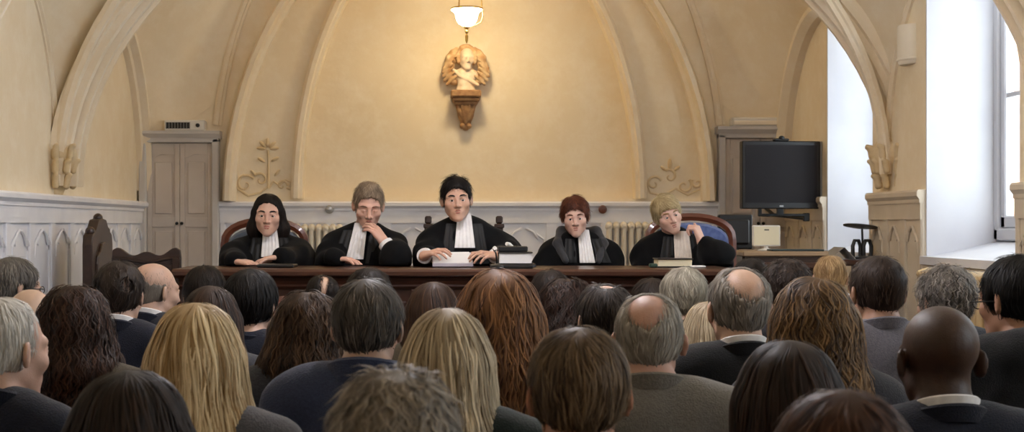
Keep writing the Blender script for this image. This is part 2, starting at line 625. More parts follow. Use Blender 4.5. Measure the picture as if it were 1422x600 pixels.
def hair(name, st, T, m, parent, seed=1):
    rng = np.random.default_rng(seed)
    F = hair_field(st)
    V, Q = F.mesh()
    long_ = st.get('L', 0)
    tone0 = st.get('tone0', .3) + .10 * np.sin(V[:, 0] * 60) * np.sin(V[:, 1] * 50 + V[:, 2] * 20)
    n = st.get('n', 500)
    ln = st.get('len', .05)
    steps = st.get('steps', 6 if not long_ else 14)
    SV, SQ, tn = grow(F, V, st, rng, int(n * st.get('dens', 2.6)), st.get('wk', .52))
    if 'bald' in st:
        s2 = {k: v for k, v in st.items() if k != 'bald'}
        s2.update(t=.003, lift=.002, len=ln * .7, rise=.6)
        F2 = hair_field(s2)
        V2, _ = F2.mesh()
        bx, by, brx, bry, brz, bz = st['bald']
        e = np.sqrt((((V2 - np.array([bx, by, bz])) / np.array([brx, bry, brz])) ** 2).sum(1))
        sel = np.where(e < 1.25, np.clip((e - .62) / .45, .03, 1) ** 1.6, 0)
        A2, B2, C2 = grow(F2, V2, s2, rng, int(n * .9), .34, sel)
        SQ = np.concatenate([SQ, B2 + len(SV)]); SV = np.concatenate([SV, A2]); tn = np.concatenate([tn, C2])
    AV = T.pts(np.concatenate([V, SV]))
    AQ = np.concatenate([Q, SQ + len(V)])
    return np_mesh(name, AV, AQ, m, parent, tone=np.concatenate([np.clip(tone0, 0, 1), tn]))

SHORT = dict(t=.008, len=.042, n=800, w=.0026, curl=(.12, .05), lift=.004)
STY = {
    'short':   dict(SHORT),
    'crop':    dict(SHORT, t=.008, len=.025, n=800, w=.0018, bump=.001),
    'thin':    dict(SHORT, t=.010, len=.04, bald=(0, .035, .048, .050, .022, .128)),
    'crown':   dict(SHORT, t=.010, len=.04, bald=(0, .055, .040, .042, .020, .124)),
    'bald':    dict(SHORT, t=.009, len=.035, n=600, bald=(0, .06, .058, .085, .068, .098), tone0=.45),
    'balder':  dict(SHORT, t=.008, len=.035, n=500, bald=(0, -.005, .083, .112, .075, .105), tone0=.45),
    'curlyshort': dict(SHORT, t=.016, len=.05, n=650, w=.0034, curl=(1.1, .028), bump=.005, bf=95, lift=.007),
    'full':    dict(SHORT, t=.018, len=.06, n=700, w=.003, top=.006),
    'long':    dict(L=.24, W=.088, D=.125, t=.014, len=.20, n=650, w=.0042, part=(0, -.09, .05, .125), curl=(.10, .14), tv=.3),
    'wavy':    dict(L=.24, W=.108, D=.13, t=.017, len=.16, n=700, w=.0042, part=(0, -.09, .05, .125), curl=(.38, .11), bump=.005, bf=45, lift=.008, phr=.9, mess=.25),
    'curly':   dict(L=.22, W=.115, D=.13, t=.021, len=.12, n=800, w=.0042, part=(0, -.05, .05, .13), curl=(.8, .055), bump=.007, bf=60, lift=.011, phr=1.0, mess=.3),
    'bob':     dict(L=.12, W=.088, D=.11, t=.014, len=.13, n=600, w=.0038, part=(0, -.09, .05, .125), curl=(.12, .1)),
}

# ---- clothed torso ----
def torso(F, zt, g, bw=1., belly=0., arms=True, slope=0.):
    sh = zt - .357
    for s in (-1, 1):
        F.cone((0, .058, sh), .056 + g, (s * .125 * bw, .058, sh - slope), .056 + g, .03)
    F.ell((0, .045, zt - .50), (.160 * bw + g, .105 + g, .20 + g), .05)
    F.ell((0, .03, zt - .72), (.150 * bw + g + belly * .5, .108 + g + belly, .18 + g), .05)
    for s in (-1, 1):
        F.cone((s * .028, .056, zt - .315), .048 + g * .5, (s * .15 * bw, .057, sh + .004 - slope), .046 + g, .035)
        if arms:
            F.chain([(s * .172 * bw, .052, sh - .018), (s * .195 * bw, .05, zt - .63), (s * .10, -.12, zt - .72)],
                    [.052 + g, .042 + g, .032 + g], .02, k0=.03)

def legs(F, zt, g, feet=True):
    F.ell((0, .02, zt - .84), (.165 + g, .125 + g, .095 + g), .04)
    for s in (-1, 1):
        F.chain([(s * .09, 0, zt - .835), (s * .105, -.27, .49), (s * .105, -.21, .10)], [.080 + g, .056 + g, .040 + g], .02, k0=.04)
        if feet:
            F.cone((s * .105, -.19, .04), .036 + g * .3, (s * .11, -.29, .032), .030 + g * .3, .02)

def ring_band(rx, ry, c, tilt, h, th, flare=0., gap=0., n=40):
    """collar band around the neck; gap opens it at the front (-Y)"""
    mb = MB()
    rings = []
    a0, a1 = -PI + gap, PI - gap
    for i in range(n + 1):
        a = a0 + (a1 - a0) * i / n
        dx, dy = math.sin(a), math.cos(a)
        z = c[2] + tilt * (dy - 1) * .5
        pr = [(0, 0), (flare, h), (flare + th * .5, h + th * .4), (flare + th, h), (th, 0)]
        rings.append([(c[0] + dx * (rx + o), c[1] + dy * (ry + o), z + u) for o, u in pr])
    mb.rings(rings, True)
    return mb

def body_axes(zt):
    xs = axis((-.31, -.16, .015), (-.16, .16, .0068), (.16, .31, .015))
    ys = axis((-.57, -.36, .02), (-.36, -.16, .011), (-.16, .145, .0066), (.145, .21, .012))
    zs = axis((-.012, zt - .80, .03), (zt - .80, zt - .62, .011), (zt - .62, zt - .33, .018), (zt - .33, zt + .012, .0066))
    return xs, ys, zs

def cloth_axes(zt):
    return axis((-.33, .33, .0125)), axis((-.30, .25, .0125)), axis((zt - .96, zt - .22, .0125))

def head_xf(zt, hy=0., pitch=0., roll=0., sc=1., off=(0, 0)):
    R = rot(hy, pitch, roll)
    return Xf(R, (off[0], off[1], zt - .118 * sc), sc)

WHITE = None
def audience(name_lab, px, py, s, style, hcol, skin, top, kind='suit', yaw=0., hyaw=None, pitch=.06, roll=0., sc=1., bw=.94,
             collar=None, hs=None, group='seated audience seen from behind', glasses=False, xoff=0., trousers='#20222a', chub=1.):
    d = FPX / s
    p = at(px, py, d)
    zt = p.z
    yb = yaw * .5 if hyaw is None else yaw
    hy = yaw if hyaw is None else hyaw
    rz = PI - yb
    T = head_xf(zt, -(hy - yb), pitch, roll, sc)
    # ---- body: one continuous skin mesh
    F = Field(*body_axes(zt))
    F.T = T
    head(F, chub=chub)
    top_n = T.p((0, .026, -.045))
    F.T = ID
    zt += .072 + (1 - sc) * .22
    F.cone(top_n, .054 * sc, (0, .055, zt - .315), .057, .02)
    torso(F, zt, -.004, bw * .98)
    legs(F, zt, -.004)
    for sd in (-1, 1):
        hand(F, (sd * .10, -.13, zt - .725), (-sd * .35, -.9, -.25), (0, -.25, .95), (.2, .3, .3), side=-sd, spread=.5, k=.006)
    V, Q = F.mesh()
    o = np_mesh('person', V, Q, skin_mat(skin), loc=(p.x + xoff, d, 0))
    o.rotation_euler = (0, 0, rz)
    tag(o, name_lab, 'person', group)
    # ---- hair
    st = dict(STY[style]) if style else None
    if st is not None:
        if hs: st.update(hs)
        hair('hair', st, T, hair_mat(*hcol), o, seed=int(px * 7 + py))
    # ---- clothes
    F = Field(*cloth_axes(zt))
    torso(F, zt, .014 if kind != 'knit' else .018, bw)
    if kind == 'hoodie':
        F.ell((0, .125, zt - .33), (.13, .06, .075), .03)
        F.ell((0, .10, zt - .285), (.10, .05, .035), .02)
    X = F.ax[0][:, None, None]; Y = F.ax[1][None, :, None]; Z = F.ax[2][None, None, :]
    k = px * .37
    F.F = F.F + (.0035 * np.sin(X * 21 + Z * 17 + k) * np.sin(Z * 23 - X * 11 + k) + .002 * np.sin(X * 50 + Z * 30 + Y * 20)).astype(np.float32)
    V, Q = F.mesh()
    cm = top if not isinstance(top, (str, tuple)) else cloth_mat(*(top if isinstance(top, tuple) else (top,)))
    np_mesh({'suit': 'jacket', 'shirt': 'shirt', 'knit': 'knitwear', 'hoodie': 'hoodie', 'coat': 'coat'}[kind], V, Q, cm, o)
    nb = (0, .050, zt - .292)
    if kind == 'suit':
        ring_band(.060, .060, (0, .049, zt - .283), .045, .036, .007, .002, .25).build('shirt_collar', collar or M['white_cloth'], o, True)
        ring_band(.070, .068, (0, .053, zt - .300), .060, .034, .012, .003, .5).build('jacket_collar', cm, o, True)
    elif kind == 'shirt':
        ring_band(.064, .062, (0, .050, zt - .290), .045, .034, .010, .004, .2).build('shirt_collar', collar or cm, o, True)
    elif kind == 'coat':
        ring_band(.072, .070, (0, .055, zt - .305), .060, .050, .014, .006, .4).build('coat_collar', collar or cm, o, True)
    elif kind == 'hoodie':
        ring_band(.075, .075, (0, .06, zt - .305), .05, .04, .03, .0, .3).build('hood', cm, o, True)
    else:
        ring_band(.066, .064, (0, .050, zt - .298), .05, .02, .010, .001, .0).build('neckband', cm, o, True)
    F = Field(axis((-.27, .27, .018)), axis((-.52, .20, .018)), axis((.05, zt - .73, .018)))
    legs(F, zt, .010, feet=False)
    V, Q = F.mesh()
    np_mesh('trousers', V, Q, cloth_mat(trousers), o)
    for sd in (-1, 1):
        mb = MB()
        F = Field(axis((sd * .11 - .06, sd * .11 + .06, .01)), axis((-.42, -.15, .01)), axis((-.001, .11, .01)))
        F.cone((sd * .105, -.19, .042), .043, (sd * .11, -.29, .034), .036, .02)
        V, Q = F.mesh()
        V[:, 2] = np.maximum(V[:, 2], .0)
        np_mesh('shoe', V, Q, M['shoe'], o)
    if glasses:
        eyeglasses(T, o)
    return o

def eyeglasses(T, parent, m=None):
    mb = MB()
    for s in (-1, 1):
        pts = [(s * .033 + .022 * math.cos(a), -.103, -.002 + .016 * math.sin(a)) for a in [2 * PI * k / 14 for k in range(15)]]
        mb.tube([tuple(T.p(q)) for q in pts], .0016, 6)
        mb.tube([tuple(T.p(q)) for q in [(s * .055, -.103, .002), (s * .080, -.085, .003), (s * .0845, .0, .004), (s * .084, .022, -.012)]], .0018, 6)
    mb.tube([tuple(T.p(q)) for q in [(-.011, -.103, .002), (0, -.106, .004), (.011, -.103, .002)]], .0014, 6)
    return mb.build('glasses', m or M['black_metal'], parent, True)

# ---- face details (people who face the camera)
def face_parts(T, o, brow, lip, iris, lids=0.):
    for s in (-1, 1):
        mb = MB()
        mb.tube([tuple(T.p(q)) for q in [(s * .013, -.0965, .0235), (s * .024, -.0985, .0285), (s * .038, -.0935, .0305), (s * .052, -.080, .0245)]],
                [.0030, .0042, .0038, .0015], 8)
        mb.build('eyebrow', brow, o, True)
        if lids > .9:
            continue
        c = T.p((s * .031, -.0812, .0005))
        mb = MB()
        n = 16
        Rm = Matrix(T.R.tolist())
        prof = [(math.sin(PI * k / n), -math.cos(PI * k / n)) for k in range(n + 1)]
        prof[0] = (.001, -1); prof[-1] = (.001, 1)
        r = (.0126 - .0015 * lids) * T.sc
        # polar axis along the gaze
        rings = [[tuple(Vector(c) + Rm @ Vector((a * math.cos(2 * PI * j / 20) * r, z * r, a * math.sin(2 * PI * j / 20) * r)))
                  for j in range(20)] for a, z in prof]
        mb.rings(rings, True)
        e = mb.build('eye', [M['eye_white'], iris], o, True)
        cc = Vector(c); dr = Rm @ Vector((0, -1, -.1 - lids * .5))
        dr.normalize()
        for pl in e.data.polygons:
            if (pl.center - cc).normalized().dot(dr) > .86:
                pl.material_index = 1
    F = Field(axis((-.034, .034, .002)), axis((-.115, -.075, .002)), axis((-.082, -.048, .002)))
    F.chain([(-.023, -.0915, -.0635), (-.008, -.099, -.0575), (0, -.0995, -.0592), (.008, -.099, -.0575), (.023, -.0915, -.0635)],
            [.002, .0042, .004, .0042, .002], .003)
    F.chain([(-.021, -.0915, -.0655), (-.007, -.0980, -.0700), (.007, -.0980, -.0700), (.021, -.0915, -.0655)], [.002, .0048, .0048, .002], .002)
    V, Q = F.mesh()
    np_mesh('lips', T.pts(V), Q, lip, o)
# ------------------------------------------------------------------ shared materials
M = {}
def plaster(name, c1, c2, c3):
    """ochre limewash: two scales of blotches and faint painted courses of masonry"""
    m = mat(name, c1, .85, c2, scale=1.6, detail=6, mixmin=.3, mixmax=.7, bump=.25, bscale=14, spec=.2)
    nt = m.node_tree
    b = nt.nodes['Principled BSDF']
    mix1 = next(n for n in nt.nodes if n.type == 'MIX')
    tc = next(n for n in nt.nodes if n.type == 'TEX_COORD')
    n2 = nt.nodes.new('ShaderNodeTexNoise'); n2.inputs['Scale'].default_value = 5.5; n2.inputs['Detail'].default_value = 8
    n2.inputs['Roughness'].default_value = .7
    nt.links.new(tc.outputs['Object'], n2.inputs['Vector'])
    r = nt.nodes.new('ShaderNodeMapRange'); r.inputs['From Min'].default_value = .45; r.inputs['From Max'].default_value = .75
    r.inputs['To Max'].default_value = .8
    nt.links.new(n2.outputs['Fac'], r.inputs['Value'])
    mx = nt.nodes.new('ShaderNodeMix'); mx.data_type = 'RGBA'
    nt.links.new(r.outputs['Result'], mx.inputs['Factor'])
    nt.links.new(mix1.outputs['Result'], mx.inputs['A'])
    mx.inputs['B'].default_value = lin(c3)
    nt.links.new(mx.outputs['Result'], b.inputs['Base Color'])
    return m

def wood(name, c1, c2, rough=.35, scale=3., stretch=(1.2, 8, 8), coat=.2):
    return mat(name, c1, rough, c2, scale=scale, detail=6, mixmin=.3, mixmax=.7, bump=.08, stretch=stretch, coat=coat)

M['plaster'] = plaster('ochre_plaster', '#ecddc2', '#e4d3b4', '#f1e6d1')
M['plaster_rib'] = plaster('pale_rib_plaster', '#ecddc4', '#e3d2b5', '#f0e6d4')
M['plaster_relief'] = plaster('relief_plaster', '#dcc6a0', '#d2b98f', '#e6d6b8')
M['dado'] = mat('grey_dado_paint', '#ededf1', .6, '#e3e3e9', scale=4, bump=.05, spec=.3)
M['dado_warm_lit'] = mat('warm_lit_dado_paint', '#d6c9b5', .6, '#cabca7', scale=4, bump=.05, spec=.3)  # right-hand dado; the beige cast of the light is put into its colour
M['door'] = mat('greige_door_paint', '#d0c6bc', .55, '#c6bbb0', scale=4, bump=.05, spec=.3)
M['door_frame'] = mat('grey_frame_paint', '#cbc7c3', .55, '#c0bbb7', scale=4, bump=.05, spec=.3)
M['white_paint'] = mat('white_jamb_paint', '#d2d2d6', .8, '#cacad0', scale=3, spec=.2)
M['window_paint'] = mat('window_paint', '#b9b9bd', .5)
M['floor'] = wood('floor_boards', '#6b5138', '#553e29', .5, 2., (.8, 9, 1))
M['carpet'] = mat('dais_floor', '#4a3326', .8, '#3f2b20', scale=30)
M['bench'] = wood('mahogany_bench', '#3f2216', '#2c170e', .36)
M['bench_top'] = wood('mahogany_top', '#4c2b1c', '#3a2014', .34)
M['dark_wood'] = wood('dark_oak', '#3a241a', '#291811', .4)
M['red_wood'] = wood('cherry_chair_wood', '#6b3a26', '#55291a', .35)
M['pale_wood'] = wood('pale_desk_wood', '#a58b6c', '#94795b', .45)
M['blue_fabric'] = mat('blue_upholstery', '#5a6b9c', .85, '#48588a', scale=40, bump=.2, bscale=300, sheen=.3)
M['steel_blue_fabric'] = mat('grey_blue_upholstery', '#5d6673', .85, '#4c5562', scale=20, bump=.2, bscale=300, sheen=.3)
M['leather'] = mat('brown_leather', '#43302a', .5, '#332420', scale=12)
M['black'] = mat('black_plastic', '#151517', .4)
M['black_metal'] = mat('black_metal', '#121212', .35, metal=.3)
M['screen'] = mat('dark_screen', '#272527', .6, spec=.12)
M['white_plastic'] = mat('white_plastic', '#dcd8d0', .45)
M['grey_plastic'] = mat('grey_plastic', '#8a8a8a', .5)
M['silver'] = mat('silver_plastic', '#a9a9a9', .35, metal=.6)
M['paper'] = mat('white_paper', '#e8e6e4', .8)
M['paper_grey'] = mat('lavender_paper', '#c9c3cc', .8)
M['cream'] = mat('cream_card', '#e2d7b8', .7)
M['radiator'] = mat('cream_radiator', '#e6ddca', .45)
M['radiator_beige'] = mat('beige_radiator', '#c3a97e', .5)
M['brass'] = mat('brass', '#b08d4c', .3, metal=.9)
M['stone'] = mat('marble_bust', '#e4d3bd', .6, '#d3bb9e', scale=14, bump=.2)
M['terracotta'] = mat('painted_drapery', '#d9bd94', .7, '#b08558', scale=16, bump=.3)
M['console'] = mat('carved_console', '#a98258', .7, '#86603f', scale=18, bump=.4)
M['lamp_glass'] = emit_mat('lit_opal_glass', '#ffe4b2', 40.)
M['added_lamp_glass'] = emit_mat('added_lamp_glow', '#f6f5ff', 90.)  # stronger glow for the added lamps out of view
M['sconce'] = mat('sconce_plaster', '#e9dfcc', .7, spec=.3)
M['glass'] = glass_mat('window_glass')
M['brick'] = mat('far_brick', '#c39a86', .9, '#a87c68', scale=3)
M['white_cloth'] = mat('white_cotton', '#e9e7e6', .85, '#dedcdc', scale=60, bump=.1, sheen=.2)
M['shoe'] = mat('black_shoe', '#15120f', .35)
M['eye_white'] = mat('eye_white', '#d6cfc8', .25)
M['iris_dark'] = mat('dark_iris', '#1c120c', .15)
M['iris_grey'] = mat('grey_iris', '#39424a', .15)

DB = 11.4                      # back wall
XL, XR = -2.32, 2.81           # side walls
XC = (XL + XR) / 2
YT = 9.0                       # transverse rib
DADO = 1.66
DAIS = .33

# ------------------------------------------------------------------ floor, dais, walls
def struct(name, mb, m, parent=None, **k):
    o = mb.build(name, m, parent, **k)
    if parent is None:
        o['kind'] = 'structure'
    return o

struct('floor', MB().box(XL - .1, XR + .5, -1.4, DB + .3, -.12, 0), M['floor'])
struct('dais_floor', MB().box(XL, XR, 6.98, DB, .002, DAIS), M['carpet'])

# left wall and rear wall
struct('wall_left', MB().box(XL - .2, XL, -1.4, DB + .3, 0, 5.2), M['plaster'])
struct('wall_rear', MB().box(XL - .2, XR + .5, -1.6, -1.4, 0, 5.2), M['plaster'])

# back wall: recessed panel behind a pointed opening in the front skin
S_B = FPX / DB
def zb(py): return CZ + (VY - py) / S_B
def xb(px): return (px - VX) / S_B
XA = xb(651)                   # centre of the big arch
def arch_pts(hw, b, z0, n=40, xc=XA, a0=0., a1=1.):
    """elliptical arch from left springing to right springing"""
    return [(xc - hw * math.cos(PI * (a0 + (a1 - a0) * i / n)), z0 + b * math.sin(PI * (a0 + (a1 - a0) * i / n))) for i in range(n + 1)]
Z0 = zb(276)
inner = arch_pts(231 / S_B, 406 / S_B, Z0)
struct('wall_back', MB().box(XL - .2, XR + .5, DB + .14, DB + .34, 0, 5.2), M['plaster'])
mb = MB()
def arch_skin(mb, curve, xl, xr, zlo, ztop, y0, y1):
    """front skin with an arched opening"""
    n = len(curve)
    outer = []
    for x, z in curve:
        outer.append((xl if x < XA - 1e-6 else xr, z))
    f = []
    for i in range(n - 1):
        (xa, za), (xc_, zc) = curve[i], curve[i + 1]
        oa = (xl, za) if (xa + xc_) / 2 < XA else (xr, za)
        oc = (xl, zc) if (xa + xc_) / 2 < XA else (xr, zc)
        vs = [(xa, y0, za), (xc_, y0, zc), (oc[0], y0, oc[1]), (oa[0], y0, oa[1])]
        mb.add(vs, [(0, 1, 2, 3)])
        mb.add([(xa, y0, za), (xc_, y0, zc), (xc_, y1, zc), (xa, y1, za)], [(0, 1, 2, 3)])
    zt = max(z for _, z in curve)
    mb.add([(xl, y0, zt), (xr, y0, zt), (xr, y0, ztop), (xl, y0, ztop)], [(0, 1, 2, 3)])
    mb.add([(xl, y0, zlo), (xr, y0, zlo), (xr, y0, Z0), (xl, y0, Z0)], [(0, 1, 2, 3)])
    mb.add([(curve[0][0], y0, Z0), (curve[-1][0], y0, Z0), (curve[-1][0], y1, Z0), (curve[0][0], y1, Z0)], [(0, 1, 2, 3)])
arch_skin(mb, inner, XL, XR, 0, 5.2, DB, DB + .141)
struct('wall_apse', mb, M['plaster'])

def rib(name, pts, prof, nrm, m=None):
    mb = MB()
    mb.sweep(pts, prof, nrm)
    return struct(name, mb, m or M['plaster_rib'], smooth=True, sharp=.3)

roll = lambda w, o: [(-w, -.02), (-w, o * .35), (-w * .72, o * .45), (-w * .55, o * .95), (-w * .2, o * 1.0), (0, o * .8), (w * .2, o), (w * .55, o * .95), (w * .72, o * .45), (w, o * .35), (w, -.02)]
edge = lambda w, o: [(-w, -.01), (-w, o * .5), (-w * .4, o), (w * .3, o), (w * .5, o * .5), (w, o * .4), (w, -.01)]

# moulding round the recessed panel, outer rib and the formeret beyond it
rib('trim_1', [(x, DB, z) for x, z in arch_pts(239 / S_B, 414 / S_B, Z0)], edge(.045, .07), (0, -1, 0))
rib('trim_2', [(x, DB, z) for x, z in arch_pts(331 / S_B, 425 / S_B, Z0 - .02)], edge(.050, .20), (0, -1, 0))

# ------------------------------------------------------------------ vault webs
def ell_z(t): return math.sin(PI * t)
NSEG = 28
def A_curve(t, side):          # formeret on the back wall; t 0 springing .. 1 crown
    a = t * PI / 2
    return Vector((XA + side * (352 / S_B) * math.cos(a), DB - .01, zb(238) + (489 / S_B) * math.sin(a)))
def T_curve(t, side, y=YT):
    a = t * PI / 2
    return Vector((XC + side * ((XR - XL) / 2 + (.17 if side > 0 else 0)) * math.cos(a), y, 1.72 + 2.07 * math.sin(a)))
def B_curve(t, side, c, half, end):   # lunette on a side wall: end +1 far springing, -1 near springing; t 0..1 crown
    a = t * PI / 2
    x = XL if side < 0 else XR
    return Vector((x, c + end * half * math.cos(a), 1.75 + 1.28 * math.sin(a)))

def loft(mb, f, g, n=NSEG, mth=8, t0=0., sag=0.):
    rows = []
    for i in range(n + 1):
        t = t0 + (1 - t0) * i / n
        a, b = f(t), g(t)
        rows.append([tuple(a.lerp(b, j / mth) + Vector((0, 0, sag * math.sin(PI * j / mth) * t))) for j in range(mth + 1)])
    mb.rings(rows, False, closed=False)

mb = MB()
B1 = (10.2, 1.18)
for s in (-1, 1):
    loft(mb, lambda t: A_curve(t, s), lambda t: B_curve(t, s, B1[0], B1[1], 1), t0=.13, sag=.03)
    loft(mb, lambda t: T_curve(t, s), lambda t: B_curve(t, s, B1[0], B1[1], -1), sag=.05)
    mb.add([tuple(A_curve(1, s)), tuple(T_curve(1, s)), tuple(B_curve(1, s, *B1, 1))], [(0, 1, 2)])
y = YT
while y > -1.3:
    y2 = y - 2.4
    for s in (-1, 1):
        c = (y + y2) / 2
        loft(mb, lambda t: T_curve(t, s, y), lambda t: B_curve(t, s, c, 1.08, 1), sag=.05)
        loft(mb, lambda t: T_curve(t, s, y2), lambda t: B_curve(t, s, c, 1.08, -1), sag=.05)
        mb.add([tuple(T_curve(1, s, y)), tuple(T_curve(1, s, y2)), tuple(B_curve(1, s, c, 1.08, 1))], [(0, 1, 2)])
    y = y2
struct('ceiling', mb, M['plaster'], smooth=True)

# ribs: the transverse arch, the wall ribs of the two bays
def T_rib(name, y):
    pts = [T_curve(t / 24, -1, y) for t in range(24)] + [T_curve(1 - t / 24, 1, y) for t in range(25)]
    n = []
    for p in pts:
        v = Vector((XC - p.x, 0, 1.2 - p.z)); v.normalize(); n.append(v)
    w, o = .115, .17
    half = [(-w, -.03), (-w, o * .25), (-w * .82, o * .30), (-w * .80, o * .55), (-w * .62, o * .62), (-w * .56, o * .40), (-w * .46, o * .40), (-w * .40, o * .82), (-w * .24, o * .86), (-w * .18, o * .70), (-w * .12, o)]
    prof = half + [(-a_, b_) for a_, b_ in half[::-1]]
    rib(name, pts, prof, n)
T_rib('trim_3', YT - .12)
T_rib('trim_4', YT - 2.4)
k = 5
for s in (-1, 1):
    for c, h in (B1, (7.8, 1.08)):
        pts = [B_curve(t / 16, s, c, h, -1) for t in range(12 if c > 9 else 0, 16)] + [B_curve(1 - t / 16, s, c, h, 1) for t in range(17)]
        rib('trim_%d' % k, pts, (edge(.025, .03) if c < 9 else edge(.06, .11)), (-s, 0, 0), M['plaster_rib']); k += 1
    # the formeret that runs beside the outer rib
    pts = [A_curve(t / 24, s) for t in range(2, 25)]
    rib('trim_%d' % k, pts, edge(.035, .03), (0, -1, 0)); k += 1
    # diagonal ribs of the near bay, from the corbel to the crown
    pts = [Vector((T_curve(0, s).x - s * .06, YT - .22, 1.72)).lerp(Vector((XC, 7.8, 3.75)), u / 20) + Vector((-s * .1, 0, .0)) for u in range(21)]
    pts = []
    for u in range(21):
        a = u / 20 * PI / 2
        pts.append(Vector((XC + s * ((XR - XL) / 2 - .03) * math.cos(a), 7.8 + (YT - .20 - 7.8) * math.cos(a), 1.74 + 2.0 * math.sin(a) ** 1.0 + .05)))
    rib('trim_%d' % k, pts, edge(.03, .05), [Vector((XC - p.x, (7.8 - p.y) * 1.2, 1.6 - p.z)) for p in pts]); k += 1

# ------------------------------------------------------------------ dado panelling
def gothic_head(mb, u0, u1, v, out, M_):
    """small pointed trefoil head of a panel drawn with a thin raised bead"""
    w = u1 - u0; c = (u0 + u1) / 2
    for s in (-1, 1):
        pts = [(c + s * (w / 2) * (1 - .0), out, v - .16), (c + s * w * .48, out, v - .09), (c + s * w * .30, out, v - .045), (c + s * w * .34, out, v - .085),
               (c + s * w * .22, out, v - .03), (c + s * w * .05, out, v)]
        mb.tube(pts, [.007, .008, .009, .008, .009, .008], 6, M_)

def dado(name, M_, length, z0, z1, n, m, depth=1.):
    """boards of a painted gothic dado; local X along the wall, -Y into the room"""
    mb = MB(M_)
    k = depth
    mb.box(0, length, -.030 * k, .0, z0, z1 - .05)
    mb.box(.002, length - .002, -.050 * k, -.004, z1 - .17, z1 - .06)
    mb.box(.003, length - .003, -.056 * k, -.004, z0 + .001, z0 + .16, ch=.006)
    cap = [(0, z1 - .075), (-.06 * k, z1 - .075), (-.06 * k, z1 - .055), (-.085 * k, z1 - .035), (-.085 * k, z1 - .012), (-.07 * k, z1), (0, z1)]
    mb.rings([[(-.001, y, z) for y, z in cap], [(length + .001, y, z) for y, z in cap]], True)
    w = length / n
    for i in range(n + 1):
        u = i * w
        a, b = max(u - .045, .004), min(u + .045, length - .004)
        mb.box(a, b, -.046 * k, -.006, z0 + .004, z1 - .064, ch=.005)
    for i in range(n):
        a, b = i * w + .055, (i + 1) * w - .055
        mb.box(a, a + .012, -.040 * k, -.01, z0 + .17, z1 - .33)
        mb.box(b - .012, b, -.040 * k, -.01, z0 + .17, z1 - .33)
        gothic_head(mb, a, b, z1 - .21, -.042 * k, None)
    return struct(name, mb, m)

def frame_m(org, ux):          # local X -> ux, local -Y -> to the right-handed side
    ux = Vector(ux).normalized(); uz = Vector((0, 0, 1)); uy = uz.cross(ux)
    return Matrix(((ux.x, uy.x, uz.x, org[0]), (ux.y, uy.y, uz.y, org[1]), (ux.z, uy.z, uz.z, org[2]), (0, 0, 0, 1)))

dado('trim_20', frame_m((XL, -1.4, 0), (0, 1, 0)), DB + 1.4, 0, DADO, 28, M['dado'])
dado('trim_21', frame_m((xb(306), DB, 0), (1, 0, 0)), xb(995) - xb(306), DAIS, zb(280), 9, M['dado'])

# ------------------------------------------------------------------ right wall: piers and window bays
WINS = [(9.18, 10.25), (6.88, 8.20), (4.45, 5.75), (2.05, 3.35), (-.35, .95)]
WTOP, SILL, WX = 3.25, 1.30, XR + .43
mb = MB()
ycur = DB + .3
for a, b in WINS:
    mb.box(XR, WX, b, ycur, 0, 5.2)
    mb.box(XR, WX, a, b, 0, SILL - .03)
    mb.box(XR, WX, a, b, WTOP, 5.2)
    ycur = a
mb.box(XR, WX, -1.4, ycur, 0, 5.2)
struct('wall_right', mb, M['plaster'])
for i, (a, b) in enumerate(WINS):
    w = empty('window_%d' % (i + 1), (WX, (a + b) / 2, SILL)); w['kind'] = 'structure'
    def part(name, mb, m, **k):
        o = mb.build(name, m, None, **k)
        o.parent = w; o.matrix_parent_inverse = Matrix.Translation(-w.location)
        return o
    part('jamb', MB().box(XR + .002, WX, b - .012, b + .002, SILL - .02, WTOP), M['white_paint'])
    part('jamb', MB().box(XR + .002, WX, a - .002, a + .012, SILL - .02, WTOP), M['white_paint'])
    part('soffit', MB().box(XR + .002, WX, a, b, WTOP - .012, WTOP + .002), M['white_paint'])
    sl = [(XR - .035, SILL - .045), (XR - .035, SILL), (XR + .05, SILL + .005), (WX, SILL + .09), (WX, SILL - .045)]
    mbs = MB().rings([[(x, a + .001, z) for x, z in sl], [(x, b - .001, z) for x, z in sl]], True)
    part('sill', mbs, M['white_paint'])
    zf0, zf1 = SILL + .09, WTOP - .05
    fr = MB()
    x0, x1 = WX - .05, WX + .03
    fr.box(x0, x1, b - .075, b - .012, zf0, zf1, ch=.01); fr.box(x0, x1, a + .012, a + .075, zf0, zf1, ch=.01)
    fr.box(x0, x1, a + .012, b - .012, zf0, zf0 + .07, ch=.01); fr.box(x0, x1, a + .012, b - .012, zf1 - .07, zf1, ch=.01)
    part('window_frame', fr, M['window_paint'])
    mid = (a + b) / 2
    for (c0, c1) in ((a + .08, mid - .005), (mid + .005, b - .08)):
        cs = MB()
        q0, q1 = WX - .035, WX + .015
        zt_ = zf0 + 1.42
        cs.box(q0, q1, c0, c0 + .06, zf0 + .07, zf1 - .07, ch=.008); cs.box(q0, q1, c1 - .06, c1, zf0 + .07, zf1 - .07, ch=.008)
        cs.box(q0, q1, c0, c1, zf0 + .07, zf0 + .14, ch=.008); cs.box(q0, q1, c0, c1, zt_ - .05, zt_ + .05, ch=.008)
        cs.box(q0, q1, c0, c1, zf1 - .14, zf1 - .07, ch=.008)
        cs.box(q0 + .01, q1 - .01, c0, c1, zf0 + .80, zf0 + .825)
        part('casement', cs, M['window_paint'])
        part('pane', MB().box(WX - .012, WX - .008, c0 + .05, c1 - .05, zf0 + .12, zf1 - .12), M['glass'])
